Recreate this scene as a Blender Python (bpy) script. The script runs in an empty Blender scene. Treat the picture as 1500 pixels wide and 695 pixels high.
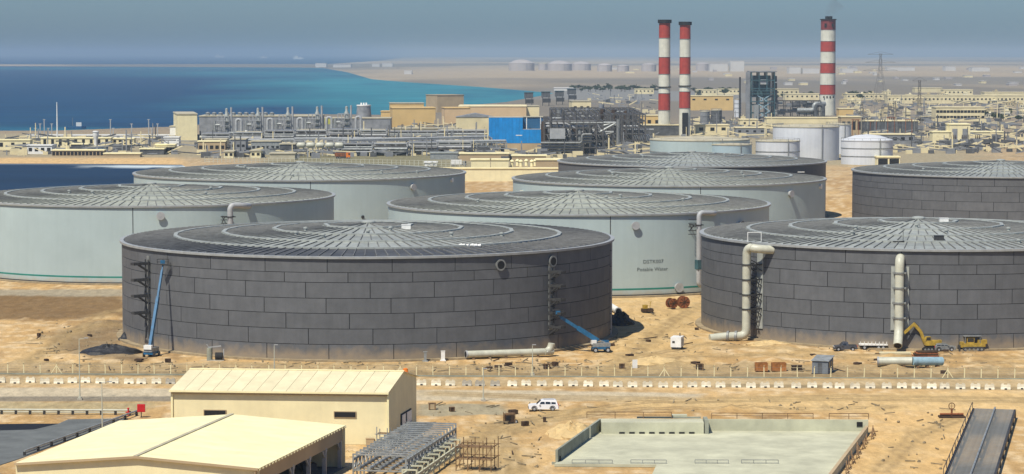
import bpy, bmesh, math, random
import numpy as np
from mathutils import Vector, Matrix
R = math.radians
random.seed(7); rng = np.random.default_rng(7)
scene = bpy.context.scene
C = scene.collection

# ------------------------------------------------------------------ camera
IW, IH, F, HZ, CH = 1500.0, 695.0, 3700.0, 78.0, 59.0      # photo frame, focal length in px, horizon row, eye height
PITCH = math.atan((IH/2 - HZ)/F)
cd = bpy.data.cameras.new('camera'); cam = bpy.data.objects.new('camera', cd); C.objects.link(cam)
cd.sensor_width = 36; cd.lens = 36*F/IW; cd.clip_start = 1; cd.clip_end = 120000
cam.location = (0, 0, CH); cam.rotation_euler = (math.pi/2 - PITCH, 0, 0)
scene.camera = cam
scene.render.resolution_x = 1024; scene.render.resolution_y = 474

# ------------------------------------------------------------------ sky, sun, exposure
SUN_AZ, SUN_EL = R(-32), R(57)            # azimuth left of straight-behind-the-camera, elevation
sdir = Vector((math.sin(SUN_AZ)*math.cos(SUN_EL), -math.cos(SUN_AZ)*math.cos(SUN_EL), math.sin(SUN_EL)))
world = bpy.data.worlds.new('World'); scene.world = world; world.use_nodes = True
nt = world.node_tree; nt.nodes.clear()
sky = nt.nodes.new('ShaderNodeTexSky'); sky.sky_type = 'NISHITA'; sky.sun_disc = False
sky.sun_elevation = SUN_EL; sky.sun_rotation = math.atan2(sdir.x, sdir.y)
sky.altitude = 60; sky.air_density = 1.0; sky.dust_density = 1.0; sky.ozone_density = 3.0
tint = nt.nodes.new('ShaderNodeMix'); tint.data_type = 'RGBA'; tint.blend_type = 'MULTIPLY'; tint.inputs[0].default_value = 1
tint.inputs[7].default_value = (0.46, 0.655, 0.92, 1)
bg = nt.nodes.new('ShaderNodeBackground'); bg.inputs[1].default_value = 0.09
wo = nt.nodes.new('ShaderNodeOutputWorld')
nt.links.new(sky.outputs[0], tint.inputs[6]); nt.links.new(tint.outputs[2], bg.inputs[0]); nt.links.new(bg.outputs[0], wo.inputs[0])
sd = bpy.data.lights.new('sun', 'SUN'); sd.energy = 4.8; sd.angle = R(0.55); sd.color = (1.0, 0.93, 0.80)
so = bpy.data.objects.new('sun', sd); C.objects.link(so); so.location = (-200, -200, 400)
so.rotation_euler = (-sdir).to_track_quat('-Z', 'Y').to_euler()
scene.view_settings.view_transform = 'Standard'; scene.view_settings.look = 'None'
scene.view_settings.exposure = 0.30; scene.view_settings.gamma = 1.0; scene.view_settings.use_curve_mapping = False
scene.cycles.use_denoising = True
scene.cycles.max_bounces = 6; scene.cycles.volume_bounces = 1; scene.cycles.diffuse_bounces = 3
scene.cycles.glossy_bounces = 2; scene.cycles.transparent_max_bounces = 6

# ------------------------------------------------------------------ pixel <-> place
_cp, _sp = math.cos(PITCH), math.sin(PITCH)
def ray(x, y):
    u = (x - IW/2)/F; v = -(y - IH/2)/F
    return (u, _cp + v*_sp, -_sp + v*_cp)
def gp(x, y, z=0.0):
    """the point at height z that the photo shows at pixel (x, y)"""
    r = ray(x, y); t = (z - CH)/r[2]
    return Vector((r[0]*t, r[1]*t, z))
def at(x, y, Y):
    """the point at depth Y that the photo shows at pixel (x, y)"""
    r = ray(x, y); t = Y/r[1]
    return Vector((r[0]*t, Y, CH + r[2]*t))
def ppm(P):
    return F/(P.y*_cp - (P.z - CH)*_sp)

# ------------------------------------------------------------------ materials
M = {}
def mat(name, col, rough=0.7, metal=0.0, var=0.15, scale=0.4, bump=0.0, rnd=0.0, streak=0.0, spec=0.35, col2=None, bscale=None, dust=0.0):
    m = bpy.data.materials.new(name); m.use_nodes = True; t = m.node_tree; N = t.nodes; L = t.links
    b = N['Principled BSDF']; b.inputs['Roughness'].default_value = rough; b.inputs['Metallic'].default_value = metal
    b.inputs['Specular IOR Level'].default_value = spec
    tc = N.new('ShaderNodeTexCoord')
    c2 = col2 or tuple(max(0, c*(1 - 2.2*var)) for c in col)
    nz = N.new('ShaderNodeTexNoise'); nz.inputs['Scale'].default_value = scale; nz.inputs['Detail'].default_value = 5; nz.inputs['Roughness'].default_value = 0.65
    vec = tc.outputs['Object']
    if rnd > 0:            # alike pieces share a mesh: shift the grain from piece to piece
        o0 = N.new('ShaderNodeObjectInfo'); m0 = N.new('ShaderNodeMath'); m0.operation = 'MULTIPLY'; m0.inputs[1].default_value = 400.0
        va = N.new('ShaderNodeVectorMath'); va.operation = 'ADD'; L.new(o0.outputs['Random'], m0.inputs[0]); L.new(tc.outputs['Object'], va.inputs[0]); L.new(m0.outputs[0], va.inputs[1]); vec = va.outputs[0]
    L.new(vec, nz.inputs['Vector'])
    rp = N.new('ShaderNodeValToRGB'); rp.color_ramp.elements[0].position = 0.30; rp.color_ramp.elements[1].position = 0.72
    rp.color_ramp.elements[0].color = (*c2, 1); rp.color_ramp.elements[1].color = (*[min(1, c*(1 + var*0.6)) for c in col], 1)
    L.new(nz.outputs['Fac'], rp.inputs[0]); out = rp.outputs[0]
    if streak > 0:
        mp = N.new('ShaderNodeMapping'); mp.inputs['Scale'].default_value = (1.1, 1.1, 0.05); L.new(vec, mp.inputs[0])
        n2 = N.new('ShaderNodeTexNoise'); n2.inputs['Scale'].default_value = 1.0; n2.inputs['Detail'].default_value = 4; L.new(mp.outputs[0], n2.inputs['Vector'])
        r2 = N.new('ShaderNodeMapRange'); r2.inputs[1].default_value = 0.35; r2.inputs[2].default_value = 0.75; r2.inputs[3].default_value = 1.0; r2.inputs[4].default_value = 1 - streak
        L.new(n2.outputs['Fac'], r2.inputs[0])
        mx = N.new('ShaderNodeMix'); mx.data_type = 'RGBA'; mx.blend_type = 'MULTIPLY'; mx.inputs[0].default_value = 1
        L.new(out, mx.inputs[6]); L.new(r2.outputs[0], mx.inputs[7]); out = mx.outputs[2]
    if rnd > 0:
        oi = N.new('ShaderNodeObjectInfo'); r3 = N.new('ShaderNodeMapRange'); r3.inputs[3].default_value = 1 - rnd; r3.inputs[4].default_value = 1 + rnd
        L.new(oi.outputs['Random'], r3.inputs[0])
        mx = N.new('ShaderNodeMix'); mx.data_type = 'RGBA'; mx.blend_type = 'MULTIPLY'; mx.inputs[0].default_value = 1
        L.new(out, mx.inputs[6]); L.new(r3.outputs[0], mx.inputs[7]); out = mx.outputs[2]
    if dust > 0:           # wind-blown sand clinging to the lowest metres, ragged upper edge
        sx = N.new('ShaderNodeSeparateXYZ'); L.new(tc.outputs['Object'], sx.inputs[0])
        nd = N.new('ShaderNodeTexNoise'); nd.inputs['Scale'].default_value = 0.5; nd.inputs['Detail'].default_value = 6; L.new(vec, nd.inputs['Vector'])
        ma = N.new('ShaderNodeMath'); ma.operation = 'MULTIPLY_ADD'; ma.inputs[1].default_value = -dust*2.2; L.new(nd.outputs['Fac'], ma.inputs[0]); L.new(sx.outputs['Z'], ma.inputs[2])
        r4 = N.new('ShaderNodeMapRange'); r4.inputs[1].default_value = -dust*0.6; r4.inputs[2].default_value = dust*0.7; r4.inputs[3].default_value = 0.55; r4.inputs[4].default_value = 0.0; L.new(ma.outputs[0], r4.inputs[0])
        mx = N.new('ShaderNodeMix'); mx.data_type = 'RGBA'; L.new(r4.outputs[0], mx.inputs[0]); L.new(out, mx.inputs[6]); mx.inputs[7].default_value = (0.36, 0.27, 0.16, 1); out = mx.outputs[2]
    L.new(out, b.inputs['Base Color'])
    if bump > 0:
        nb = N.new('ShaderNodeTexNoise'); nb.inputs['Scale'].default_value = bscale or scale*6; nb.inputs['Detail'].default_value = 6
        L.new(tc.outputs['Object'], nb.inputs['Vector'])
        bp = N.new('ShaderNodeBump'); bp.inputs['Strength'].default_value = bump; bp.inputs['Distance'].default_value = 0.2
        L.new(nb.outputs['Fac'], bp.inputs['Height']); L.new(bp.outputs[0], b.inputs['Normal'])
    M[name] = m; return m

mat('plate_dark', (0.116, 0.121, 0.128), 0.62, 0.0, 0.09, 0.35, 0.06, rnd=0.07, streak=0.12, spec=0.25, dust=1.6)
mat('joint', (0.018, 0.018, 0.019), 0.8, var=0.2, spec=0.1)
mat('shell_light', (0.370, 0.450, 0.447), 0.55, 0.0, 0.07, 0.05, 0.03, streak=0.05, spec=0.3, dust=1.0)
mat('shell_dark', (0.105, 0.11, 0.115), 0.6, 0.0, 0.10, 0.1, 0.03, streak=0.1, spec=0.25)
mat('roof_plate', (0.33, 0.35, 0.315), 0.48, 0.10, 0.16, 0.35, 0.04, rnd=0.16, spec=0.4)
mat('roof_plate_dark', (0.085, 0.087, 0.086), 0.55, 0.10, 0.22, 0.3, 0.04, rnd=0.25, spec=0.35)
mat('roof_plate_green', (0.37, 0.385, 0.31), 0.50, 0.08, 0.18, 0.35, 0.04, rnd=0.16, spec=0.4)
mat('roof_deck', (0.10, 0.10, 0.098), 0.7, var=0.25, scale=0.2, spec=0.25)
mat('kerb_metal', (0.35, 0.37, 0.34), 0.5, 0.0, 0.15, 0.6, spec=0.4)
mat('rim', (0.33, 0.345, 0.34), 0.5, var=0.12, scale=0.6)
mat('pipe_cream', (0.50, 0.50, 0.40), 0.45, var=0.10, scale=0.5, streak=0.10, spec=0.45)
mat('pipe_grey', (0.36, 0.37, 0.37), 0.5, var=0.12, scale=0.5, spec=0.4)
mat('teal_paint', (0.02, 0.20, 0.16), 0.5, var=0.1)
mat('concrete', (0.40, 0.37, 0.30), 0.85, var=0.18, scale=0.5, bump=0.15)
mat('footing', (0.33, 0.26, 0.155), 0.95, var=0.2, scale=0.5, bump=0.3)
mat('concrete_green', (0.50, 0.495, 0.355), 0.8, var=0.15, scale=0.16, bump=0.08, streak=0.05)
mat('concrete_shade', (0.30, 0.31, 0.24), 0.85, var=0.16, scale=0.3, bump=0.15, streak=0.1)  # darker concrete: shade of the basin's right-facing walls put into the colour
mat('steel_dark', (0.055, 0.055, 0.055), 0.6, 0.2, 0.2, 0.8)
mat('steel_mid', (0.11, 0.105, 0.10), 0.6, 0.1, 0.3, 0.5)
mat('steel_grey', (0.25, 0.26, 0.25), 0.55, 0.2, 0.2, 0.8)
mat('galv', (0.34, 0.36, 0.35), 0.5, 0.3, 0.2, 0.9)
mat('rubber', (0.02, 0.02, 0.02), 0.8, var=0.3)
mat('black', (0.008, 0.008, 0.009), 0.7, var=0.1)
mat('glass_dark', (0.02, 0.025, 0.03), 0.12, var=0.1, spec=0.6)
mat('blue_machine', (0.015, 0.12, 0.25), 0.4, var=0.2, scale=1.0, spec=0.5)
mat('white_paint', (0.74, 0.74, 0.70), 0.5, var=0.08, scale=0.7)
mat('cream_wall', (0.75, 0.67, 0.405), 0.75, var=0.06, scale=0.25, streak=0.07)
mat('cream_roof', (0.85, 0.765, 0.445), 0.6, var=0.07, scale=0.25, spec=0.3, rnd=0.025)
mat('cream_roof_dull', (0.66, 0.59, 0.38), 0.65, var=0.08, scale=0.3, spec=0.3, rnd=0.04)
mat('yellow_machine', (0.46, 0.31, 0.045), 0.45, var=0.25, scale=1.0, spec=0.45)
mat('orange', (0.75, 0.20, 0.02), 0.5, var=0.15)
mat('rust', (0.30, 0.10, 0.035), 0.8, var=0.35, scale=1.2, bump=0.2)
mat('red', (0.55, 0.015, 0.02), 0.45, var=0.15)
mat('brown_dark', (0.07, 0.04, 0.022), 0.8, var=0.35, scale=1.5)
mat('wood', (0.22, 0.13, 0.06), 0.8, var=0.3, scale=1.2)
mat('stack_red', (0.42, 0.055, 0.038), 0.6, var=0.14, scale=0.15, streak=0.2)
mat('stack_white', (0.66, 0.65, 0.54), 0.6, var=0.10, scale=0.15, streak=0.15)
mat('stack_maroon', (0.20, 0.03, 0.03), 0.7, var=0.2, scale=0.3)
mat('ochre_wall', (0.60, 0.42, 0.17), 0.75, var=0.07, scale=0.1)
mat('pink_wall', (0.58, 0.42, 0.24), 0.75, var=0.07, scale=0.1)
mat('tan_wall', (0.42, 0.32, 0.19), 0.8, var=0.1, scale=0.1)
mat('pale_wall', (0.69, 0.60, 0.36), 0.75, var=0.10, scale=0.1, rnd=0.08)
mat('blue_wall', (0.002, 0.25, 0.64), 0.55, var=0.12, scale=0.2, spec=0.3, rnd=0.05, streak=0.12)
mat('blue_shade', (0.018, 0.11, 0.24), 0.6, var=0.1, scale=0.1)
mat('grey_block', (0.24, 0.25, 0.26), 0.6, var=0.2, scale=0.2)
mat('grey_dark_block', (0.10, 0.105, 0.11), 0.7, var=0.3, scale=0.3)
mat('teal_steel', (0.05, 0.115, 0.13), 0.5, 0.1, 0.25, 0.3)
mat('roof_flat', (0.46, 0.42, 0.30), 0.85, var=0.15, scale=0.2)
mat('rock', (0.34, 0.27, 0.16), 0.95, var=0.25, scale=1.0, bump=0.4, rnd=0.2)
mat('sand_pile', (0.55, 0.40, 0.19), 0.95, var=0.12, scale=0.6, bump=0.35)
mat('tarp', (0.03, 0.03, 0.032), 0.6, var=0.3, scale=1.0, bump=0.3)
mat('leaf', (0.050, 0.075, 0.028), 0.8, var=0.35, scale=0.8, rnd=0.25, spec=0.2)
mat('bark', (0.12, 0.085, 0.05), 0.9, var=0.3, scale=2)
mat('car_white', (0.78, 0.79, 0.80), 0.25, var=0.03, scale=0.5, spec=0.6)
mat('car_dark', (0.06, 0.065, 0.08), 0.3, var=0.1, spec=0.6)
mat('lining_grey', (0.13, 0.14, 0.135), 0.85, var=0.15, scale=0.25, bump=0.1)
mat('text_black', (0.09, 0.11, 0.11), 0.7, var=0.05)

# ------------------------------------------------------------------ mesh building
class MB:
    def __init__(s): s.v = []; s.f = []
    def add(s, vs, fs):
        o = len(s.v); s.v += [tuple(p) for p in vs]; s.f += [tuple(i + o for i in f) for f in fs]; return s
    def box(s, c, d, rz=0.0, rx=0.0, ry=0.0, taper=1.0):
        hx, hy, hz = d[0]/2, d[1]/2, d[2]/2; vs = []
        m = Matrix.Rotation(rz, 3, 'Z') @ Matrix.Rotation(ry, 3, 'Y') @ Matrix.Rotation(rx, 3, 'X')
        for z in (-1, 1):
            k = taper if z > 0 else 1.0
            for (x, y) in ((-1, -1), (1, -1), (1, 1), (-1, 1)):
                vs.append(Vector(c) + m @ Vector((x*hx*k, y*hy*k, z*hz)))
        return s.add(vs, [(3, 2, 1, 0), (4, 5, 6, 7), (0, 1, 5, 4), (1, 2, 6, 5), (2, 3, 7, 6), (3, 0, 4, 7)])
    def beam(s, a, b, w, h=None):
        a, b = Vector(a), Vector(b); h = h or w; d = b - a
        if d.length < 1e-6: return s
        d.normalize(); up = Vector((0, 0, 1)) if abs(d.z) < 0.95 else Vector((0, 1, 0))
        x = d.cross(up).normalized()*w/2; y = x.cross(d).normalized()*h/2; vs = []
        for p in (a, b): vs += [p - x - y, p + x - y, p + x + y, p - x + y]
        return s.add(vs, [(3, 2, 1, 0), (4, 5, 6, 7), (0, 1, 5, 4), (1, 2, 6, 5), (2, 3, 7, 6), (3, 0, 4, 7)])
    def tube(s, pts, r, n=10, caps=True):
        pts = [Vector(p) for p in pts]; rs = r if isinstance(r, (list, tuple)) else [r]*len(pts); o = len(s.v); prev = None
        for i, p in enumerate(pts):
            d = (pts[min(i+1, len(pts)-1)] - pts[max(i-1, 0)]).normalized()
            if prev is None:
                up = Vector((0, 0, 1)) if abs(d.z) < 0.9 else Vector((0, 1, 0)); x = d.cross(up).normalized()
            else:
                x = (prev - d*prev.dot(d)).normalized()
            prev = x; y = d.cross(x)
            for k in range(n):
                a = 2*math.pi*k/n; s.v.append(tuple(p + (x*math.cos(a) + y*math.sin(a))*rs[i]))
        for i in range(len(pts)-1):
            for k in range(n):
                k2 = (k+1) % n; s.f.append((o+i*n+k, o+i*n+k2, o+(i+1)*n+k2, o+(i+1)*n+k))
        if caps:
            s.f.append(tuple(o+k for k in range(n))[::-1]); s.f.append(tuple(o+(len(pts)-1)*n+k for k in range(n)))
        return s
    def lathe(s, prof, n=32, c=(0, 0, 0)):
        o = len(s.v)
        for (r, z) in prof:
            for k in range(n):
                a = 2*math.pi*k/n; s.v.append((c[0]+r*math.cos(a), c[1]+r*math.sin(a), c[2]+z))
        for i in range(len(prof)-1):
            for k in range(n):
                k2 = (k+1) % n; s.f.append((o+i*n+k, o+i*n+k2, o+(i+1)*n+k2, o+(i+1)*n+k))
        if prof[-1][0] > 1e-4: s.f.append(tuple(o+(len(prof)-1)*n+k for k in range(n)))
        if prof[0][0] > 1e-4: s.f.append(tuple(o+k for k in range(n))[::-1])
        return s
    def prism(s, poly, z0, z1):
        n = len(poly); vs = [(p[0], p[1], z0) for p in poly] + [(p[0], p[1], z1) for p in poly]
        return s.add(vs, [tuple(range(n))[::-1], tuple(range(n, 2*n))] + [(i, (i+1) % n, n+(i+1) % n, n+i) for i in range(n)])
    def extrude_y(s, poly, y0, y1):
        """outline in x,z swept along y"""
        n = len(poly); vs = [(p[0], y0, p[1]) for p in poly] + [(p[0], y1, p[1]) for p in poly]
        return s.add(vs, [tuple(range(n)), tuple(range(n, 2*n))[::-1]] + [((i+1) % n, i, n+i, n+(i+1) % n) for i in range(n)])
    def extrude_x(s, poly, x0, x1):
        n = len(poly); vs = [(x0, p[0], p[1]) for p in poly] + [(x1, p[0], p[1]) for p in poly]
        return s.add(vs, [tuple(range(n))[::-1], tuple(range(n, 2*n))] + [(i, (i+1) % n, n+(i+1) % n, n+i) for i in range(n)])
    def mesh(s, name, smooth=0):
        me = bpy.data.meshes.new(name); me.from_pydata(s.v, [], s.f); me.validate()
        if smooth:
            me.polygons.foreach_set('use_smooth', [True]*len(me.polygons)); me.set_sharp_from_angle(angle=R(smooth))
        me.update(); return me
    def build(s, name, m, parent=None, loc=(0, 0, 0), rz=0.0, smooth=0):
        me = s.mesh(name, smooth); me.materials.append(M[m] if isinstance(m, str) else m)
        return link(name, me, parent, loc, rz)
def link(name, me, parent=None, loc=(0, 0, 0), rz=0.0):
    o = bpy.data.objects.new(name, me); C.objects.link(o); o.parent = parent; o.location = loc; o.rotation_euler = (0, 0, rz); return o
def tag(o, label=None, cat=None, group=None, kind=None):
    if label: o['label'] = label
    if cat: o['category'] = cat
    if group: o['group'] = group
    if kind: o['kind'] = kind
    return o
def thing(name, label, cat, loc=(0, 0, 0), rz=0.0, group=None):
    o = bpy.data.objects.new(name, None); C.objects.link(o); o.location = loc; o.rotation_euler = (0, 0, rz); o.empty_display_size = 0.5
    return tag(o, label, cat, group)
def copy_tree(o, parent=None, loc=None, rz=None):
    c = o.copy(); C.objects.link(c); c.parent = parent
    if loc is not None: c.location = loc
    if rz is not None: c.rotation_euler = (0, 0, rz)
    for ch in list(o.children): copy_tree(ch, c)
    return c
def Bx(c, d, **k): return MB().box(c, d, **k)
def arc(p0, p1, p2, r, n=5):
    """corner p1 rounded with radius r"""
    p0, p1, p2 = Vector(p0), Vector(p1), Vector(p2); a = (p0-p1).normalized(); b = (p2-p1).normalized()
    q0, q2 = p1 + a*r, p1 + b*r
    return [q0*(1-t)**2 + p1*2*t*(1-t) + q2*t*t for t in [i/n for i in range(n+1)]]
def path(pts, r, n=5):
    out = [Vector(pts[0])]
    for i in range(1, len(pts)-1): out += arc(pts[i-1], pts[i], pts[i+1], r, n)
    return out + [Vector(pts[-1])]

# ------------------------------------------------------------------ ground and sea
SEA = -2.0
coast_px = [(-700, 303), (150, 303), (250, 272), (276, 247), (266, 241.5), (160, 240.5), (60, 240), (-700, 240),
            (-700, 194), (60, 194), (260, 187), (400, 168), (560, 170), (640, 158), (740, 150), (790, 141), (812, 136.8),
            (770, 133.2), (700, 127.5), (600, 121), (545, 116.5), (508, 106), (470, 99.6), (300, 98.6), (50, 97.3), (-700, 95.4),
            (-700, 93.6), (60, 94.6), (300, 94.4), (480, 94.2), (560, 89), (600, 83.6)]
coast = [gp(x, y, SEA).xy[:] for x, y in coast_px] + [(30000, 41000), (30000, 100), (-4000, 100)]
coast = np.array(coast)
def seg_dist(P, poly):
    d = np.full(len(P), 1e9); n = len(poly)
    for i in range(n):
        a, b = poly[i], poly[(i+1) % n]; ab = b - a; L2 = max(ab @ ab, 1e-9)
        t = np.clip(((P - a) @ ab)/L2, 0, 1); q = a + t[:, None]*ab
        d = np.minimum(d, np.hypot(*(P - q).T))
    return d
def inside(P, poly):
    n = len(poly); c = np.zeros(len(P), bool)
    for i in range(n):
        a, b = poly[i], poly[(i+1) % n]
        cond = (a[1] > P[:, 1]) != (b[1] > P[:, 1])
        xi = (b[0]-a[0])*(P[:, 1]-a[1])/((b[1]-a[1]) if b[1] != a[1] else 1e-9) + a[0]
        c ^= cond & (P[:, 0] < xi)
    return c
def sdist(P, poly): return np.where(inside(P, poly), 1, -1)*seg_dist(P, poly)
_tab = rng.random((256, 256))
def vnoise(x, y):
    xi = np.floor(x).astype(int); yi = np.floor(y).astype(int); fx = x-xi; fy = y-yi
    fx = fx*fx*(3-2*fx); fy = fy*fy*(3-2*fy); g = lambda i, j: _tab[i & 255, j & 255]
    return (g(xi, yi)*(1-fx)+g(xi+1, yi)*fx)*(1-fy) + (g(xi, yi+1)*(1-fx)+g(xi+1, yi+1)*fx)*fy
def fbm(x, y, o=4):
    s = 0; a = 0.5
    for i in range(o): s = s + a*vnoise(x*2**i + 17*i, y*2**i + 31*i); a *= 0.5
    return s/(1-0.5**o)
def sheet(name, rows_px, cols, halfw, zfun, cfun, m):
    Y = np.array([gp(750, y, 0).y for y in rows_px]); nx = cols
    t = np.linspace(-1, 1, nx); X = t[None, :]*(halfw(Y)[:, None]); YY = np.repeat(Y[:, None], nx, 1)
    P = np.stack([X.ravel(), YY.ravel()], 1); z = zfun(P); col = cfun(P, z)
    n = len(Y); v = np.column_stack([P, z]); idx = np.arange(n*nx).reshape(n, nx)
    q = np.stack([idx[:-1, :-1], idx[:-1, 1:], idx[1:, 1:], idx[1:, :-1]], -1).reshape(-1, 4)
    me = bpy.data.meshes.new(name); me.vertices.add(len(v)); me.vertices.foreach_set('co', v.ravel())
    me.loops.add(q.size); me.loops.foreach_set('vertex_index', q.ravel().astype(np.int32))
    me.polygons.add(len(q)); me.polygons.foreach_set('loop_start', np.arange(0, q.size, 4, dtype=np.int32))
    me.polygons.foreach_set('use_smooth', [True]*len(q)); me.update(calc_edges=True)
    ca = me.color_attributes.new('zone', 'FLOAT_COLOR', 'POINT'); ca.data.foreach_set('color', np.column_stack([col, np.ones(len(col))]).ravel())
    me.materials.append(m); return tag(link(name, me), kind='structure')
def zone_mat(name, rough, spec, nscale, var, bump, bscale, water=False):
    m = bpy.data.materials.new(name); m.use_nodes = True; t = m.node_tree; N = t.nodes; L = t.links; b = N['Principled BSDF']
    b.inputs['Roughness'].default_value = rough; b.inputs['Specular IOR Level'].default_value = spec
    at_ = N.new('ShaderNodeVertexColor'); at_.layer_name = 'zone'; tc = N.new('ShaderNodeTexCoord')
    nz = N.new('ShaderNodeTexNoise'); nz.inputs['Scale'].default_value = nscale; nz.inputs['Detail'].default_value = 8; nz.inputs['Roughness'].default_value = 0.7
    mp = N.new('ShaderNodeMapping'); mp.inputs['Scale'].default_value = (1, 0.35, 1) if not water else (0.25, 1, 1)
    L.new(tc.outputs['Object'], mp.inputs[0]); L.new(mp.outputs[0], nz.inputs['Vector'])
    mr = N.new('ShaderNodeMapRange'); mr.inputs[1].default_value = 0.28; mr.inputs[2].default_value = 0.72; mr.inputs[3].default_value = 1-var; mr.inputs[4].default_value = 1+var*0.7
    L.new(nz.outputs['Fac'], mr.inputs[0])
    mx = N.new('ShaderNodeMix'); mx.data_type = 'RGBA'; mx.blend_type = 'MULTIPLY'; mx.inputs[0].default_value = 1
    L.new(at_.outputs[0], mx.inputs[6]); L.new(mr.outputs[0], mx.inputs[7]); L.new(mx.outputs[2], b.inputs['Base Color'])
    nb = N.new('ShaderNodeTexNoise'); nb.inputs['Scale'].default_value = bscale; nb.inputs['Detail'].default_value = 6
    L.new(tc.outputs['Object'], nb.inputs['Vector'])
    bp = N.new('ShaderNodeBump'); bp.inputs['Strength'].default_value = bump; bp.inputs['Distance'].default_value = 0.4 if not water else 1.0
    L.new(nb.outputs['Fac'], bp.inputs['Height']); L.new(bp.outputs[0], b.inputs['Normal'])
    M[name] = m; return m
zone_mat('ground', 0.95, 0.15, 0.55, 0.30, 0.8, 1.6)
zone_mat('water', 0.45, 0.06, 0.016, 0.42, 0.35, 0.05, True)

# tank sites: centre, radius (from the photographed rims)
TANKS = dict(A=(-30.4, 533.1, 51.6), B=(-99.0, 692.0, 50.0), C=(17.3, 657.3, 49.5), D=(49.0, 789.6, 48.7),
             E=(65.2, 916.4, 48.4), F=(-69.4, 827.3, 54.0), G=(88.0, 546.0, 46.8), H=(163.0, 842.0, 49.0))
def zpoly(px): return np.array([gp(x, y, 0).xy[:] for x, y in px])
def soft(P, px, w): return np.clip(sdist(P, zpoly(px))/w + 0.5, 0, 1)
# sand heaps: pixel, radius, height
HEAPS = [(700, 470, 0, 0), (1150, 512, 16, 0.8), (1000, 528, 9, 0.6), (930, 452, 12, 1.2), (1010, 470, 10, 0.7), (150, 478, 9, 1.4), (165, 465, 8, 1.0),
         (850, 612, 8, 1.6), (828, 628, 7, 1.2), (805, 640, 6, 1.2), (1090, 590, 10, 0.5), (670, 625, 5, 0.6), (1345, 640, 7, 0.5), (640, 655, 5, 0.5),
         (950, 592, 14, 0.6), (870, 590, 12, 0.5), (1130, 530, 6, 0.8), (985, 533, 5, 0.7), (905, 527, 7, 0.8), (470, 663, 4, 0.5), (1030, 500, 7, 0.7), (100, 500, 9, 0.7), (60, 480, 9, 0.6)]
_hr = np.random.default_rng(21)
for (x0, x1, y0, y1, n_) in ((895, 1030, 450, 538, 26), (1030, 1240, 508, 542, 26), (1240, 1500, 518, 545, 16), (-40, 180, 455, 540, 26), (190, 700, 533, 543, 22), (615, 780, 610, 690, 14), (820, 1300, 580, 600, 14)):
    for _ in range(n_): HEAPS.append((x0+(x1-x0)*_hr.random(), y0+(y1-y0)*_hr.random(), 1.2+3.0*_hr.random(), 0.25+0.7*_hr.random()))
def ground_z(P):
    s = sdist(P, coast); k = np.maximum(P[:, 1]/600, 1)
    z = SEA + np.clip(s/(4*k), -2, 2)
    near = np.clip((760 - P[:, 1])/100, 0, 1)
    b = (fbm(P[:, 0]/9, P[:, 1]/14, 4) - 0.5)*0.9 + (fbm(P[:, 0]/2.3, P[:, 1]/3.2, 3) - 0.5)*0.45
    # traffic keeps the road and the strip along the fence flat
    road = soft(P, [(-300, 545), (1800, 552), (1800, 592), (-300, 592)], 6)
    fade = 1 - 0.85*road
    for (cx, cy, r) in TANKS.values():
        d = np.hypot(P[:, 0]-cx, P[:, 1]-cy) - r; fade = fade*np.clip((d - 1)/6, 0, 1)
    for poly in FLAT: fade = fade*(1 - soft(P, poly, 2.5))
    h = 0; hf = 0.75 + 0.5*fbm(P[:, 0]/3, P[:, 1]/3, 3)
    for (x, y, r, hh) in HEAPS:
        if hh <= 0: continue
        c = gp(x, y); d = np.hypot((P[:, 0]-c.x), (P[:, 1]-c.y)/1.6)/r
        h = np.maximum(h, hh*np.clip(1-d, 0, 1)**1.3*hf)
    return z + near*fade*(b + h) - near*0.03
FLAT = [[(250, 545), (625, 545), (640, 662), (250, 662)], [(-100, 600), (560, 600), (520, 720), (-100, 720)], [(760, 606), (1290, 606), (1250, 720), (720, 720)],
        [(1370, 600), (1520, 600), (1520, 720), (1280, 720)], [(500, 640), (720, 640), (720, 720), (480, 720)]]
def lerp(a, b, w): return a*(1-w[:, None]) + np.array(b)*w[:, None]
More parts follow.
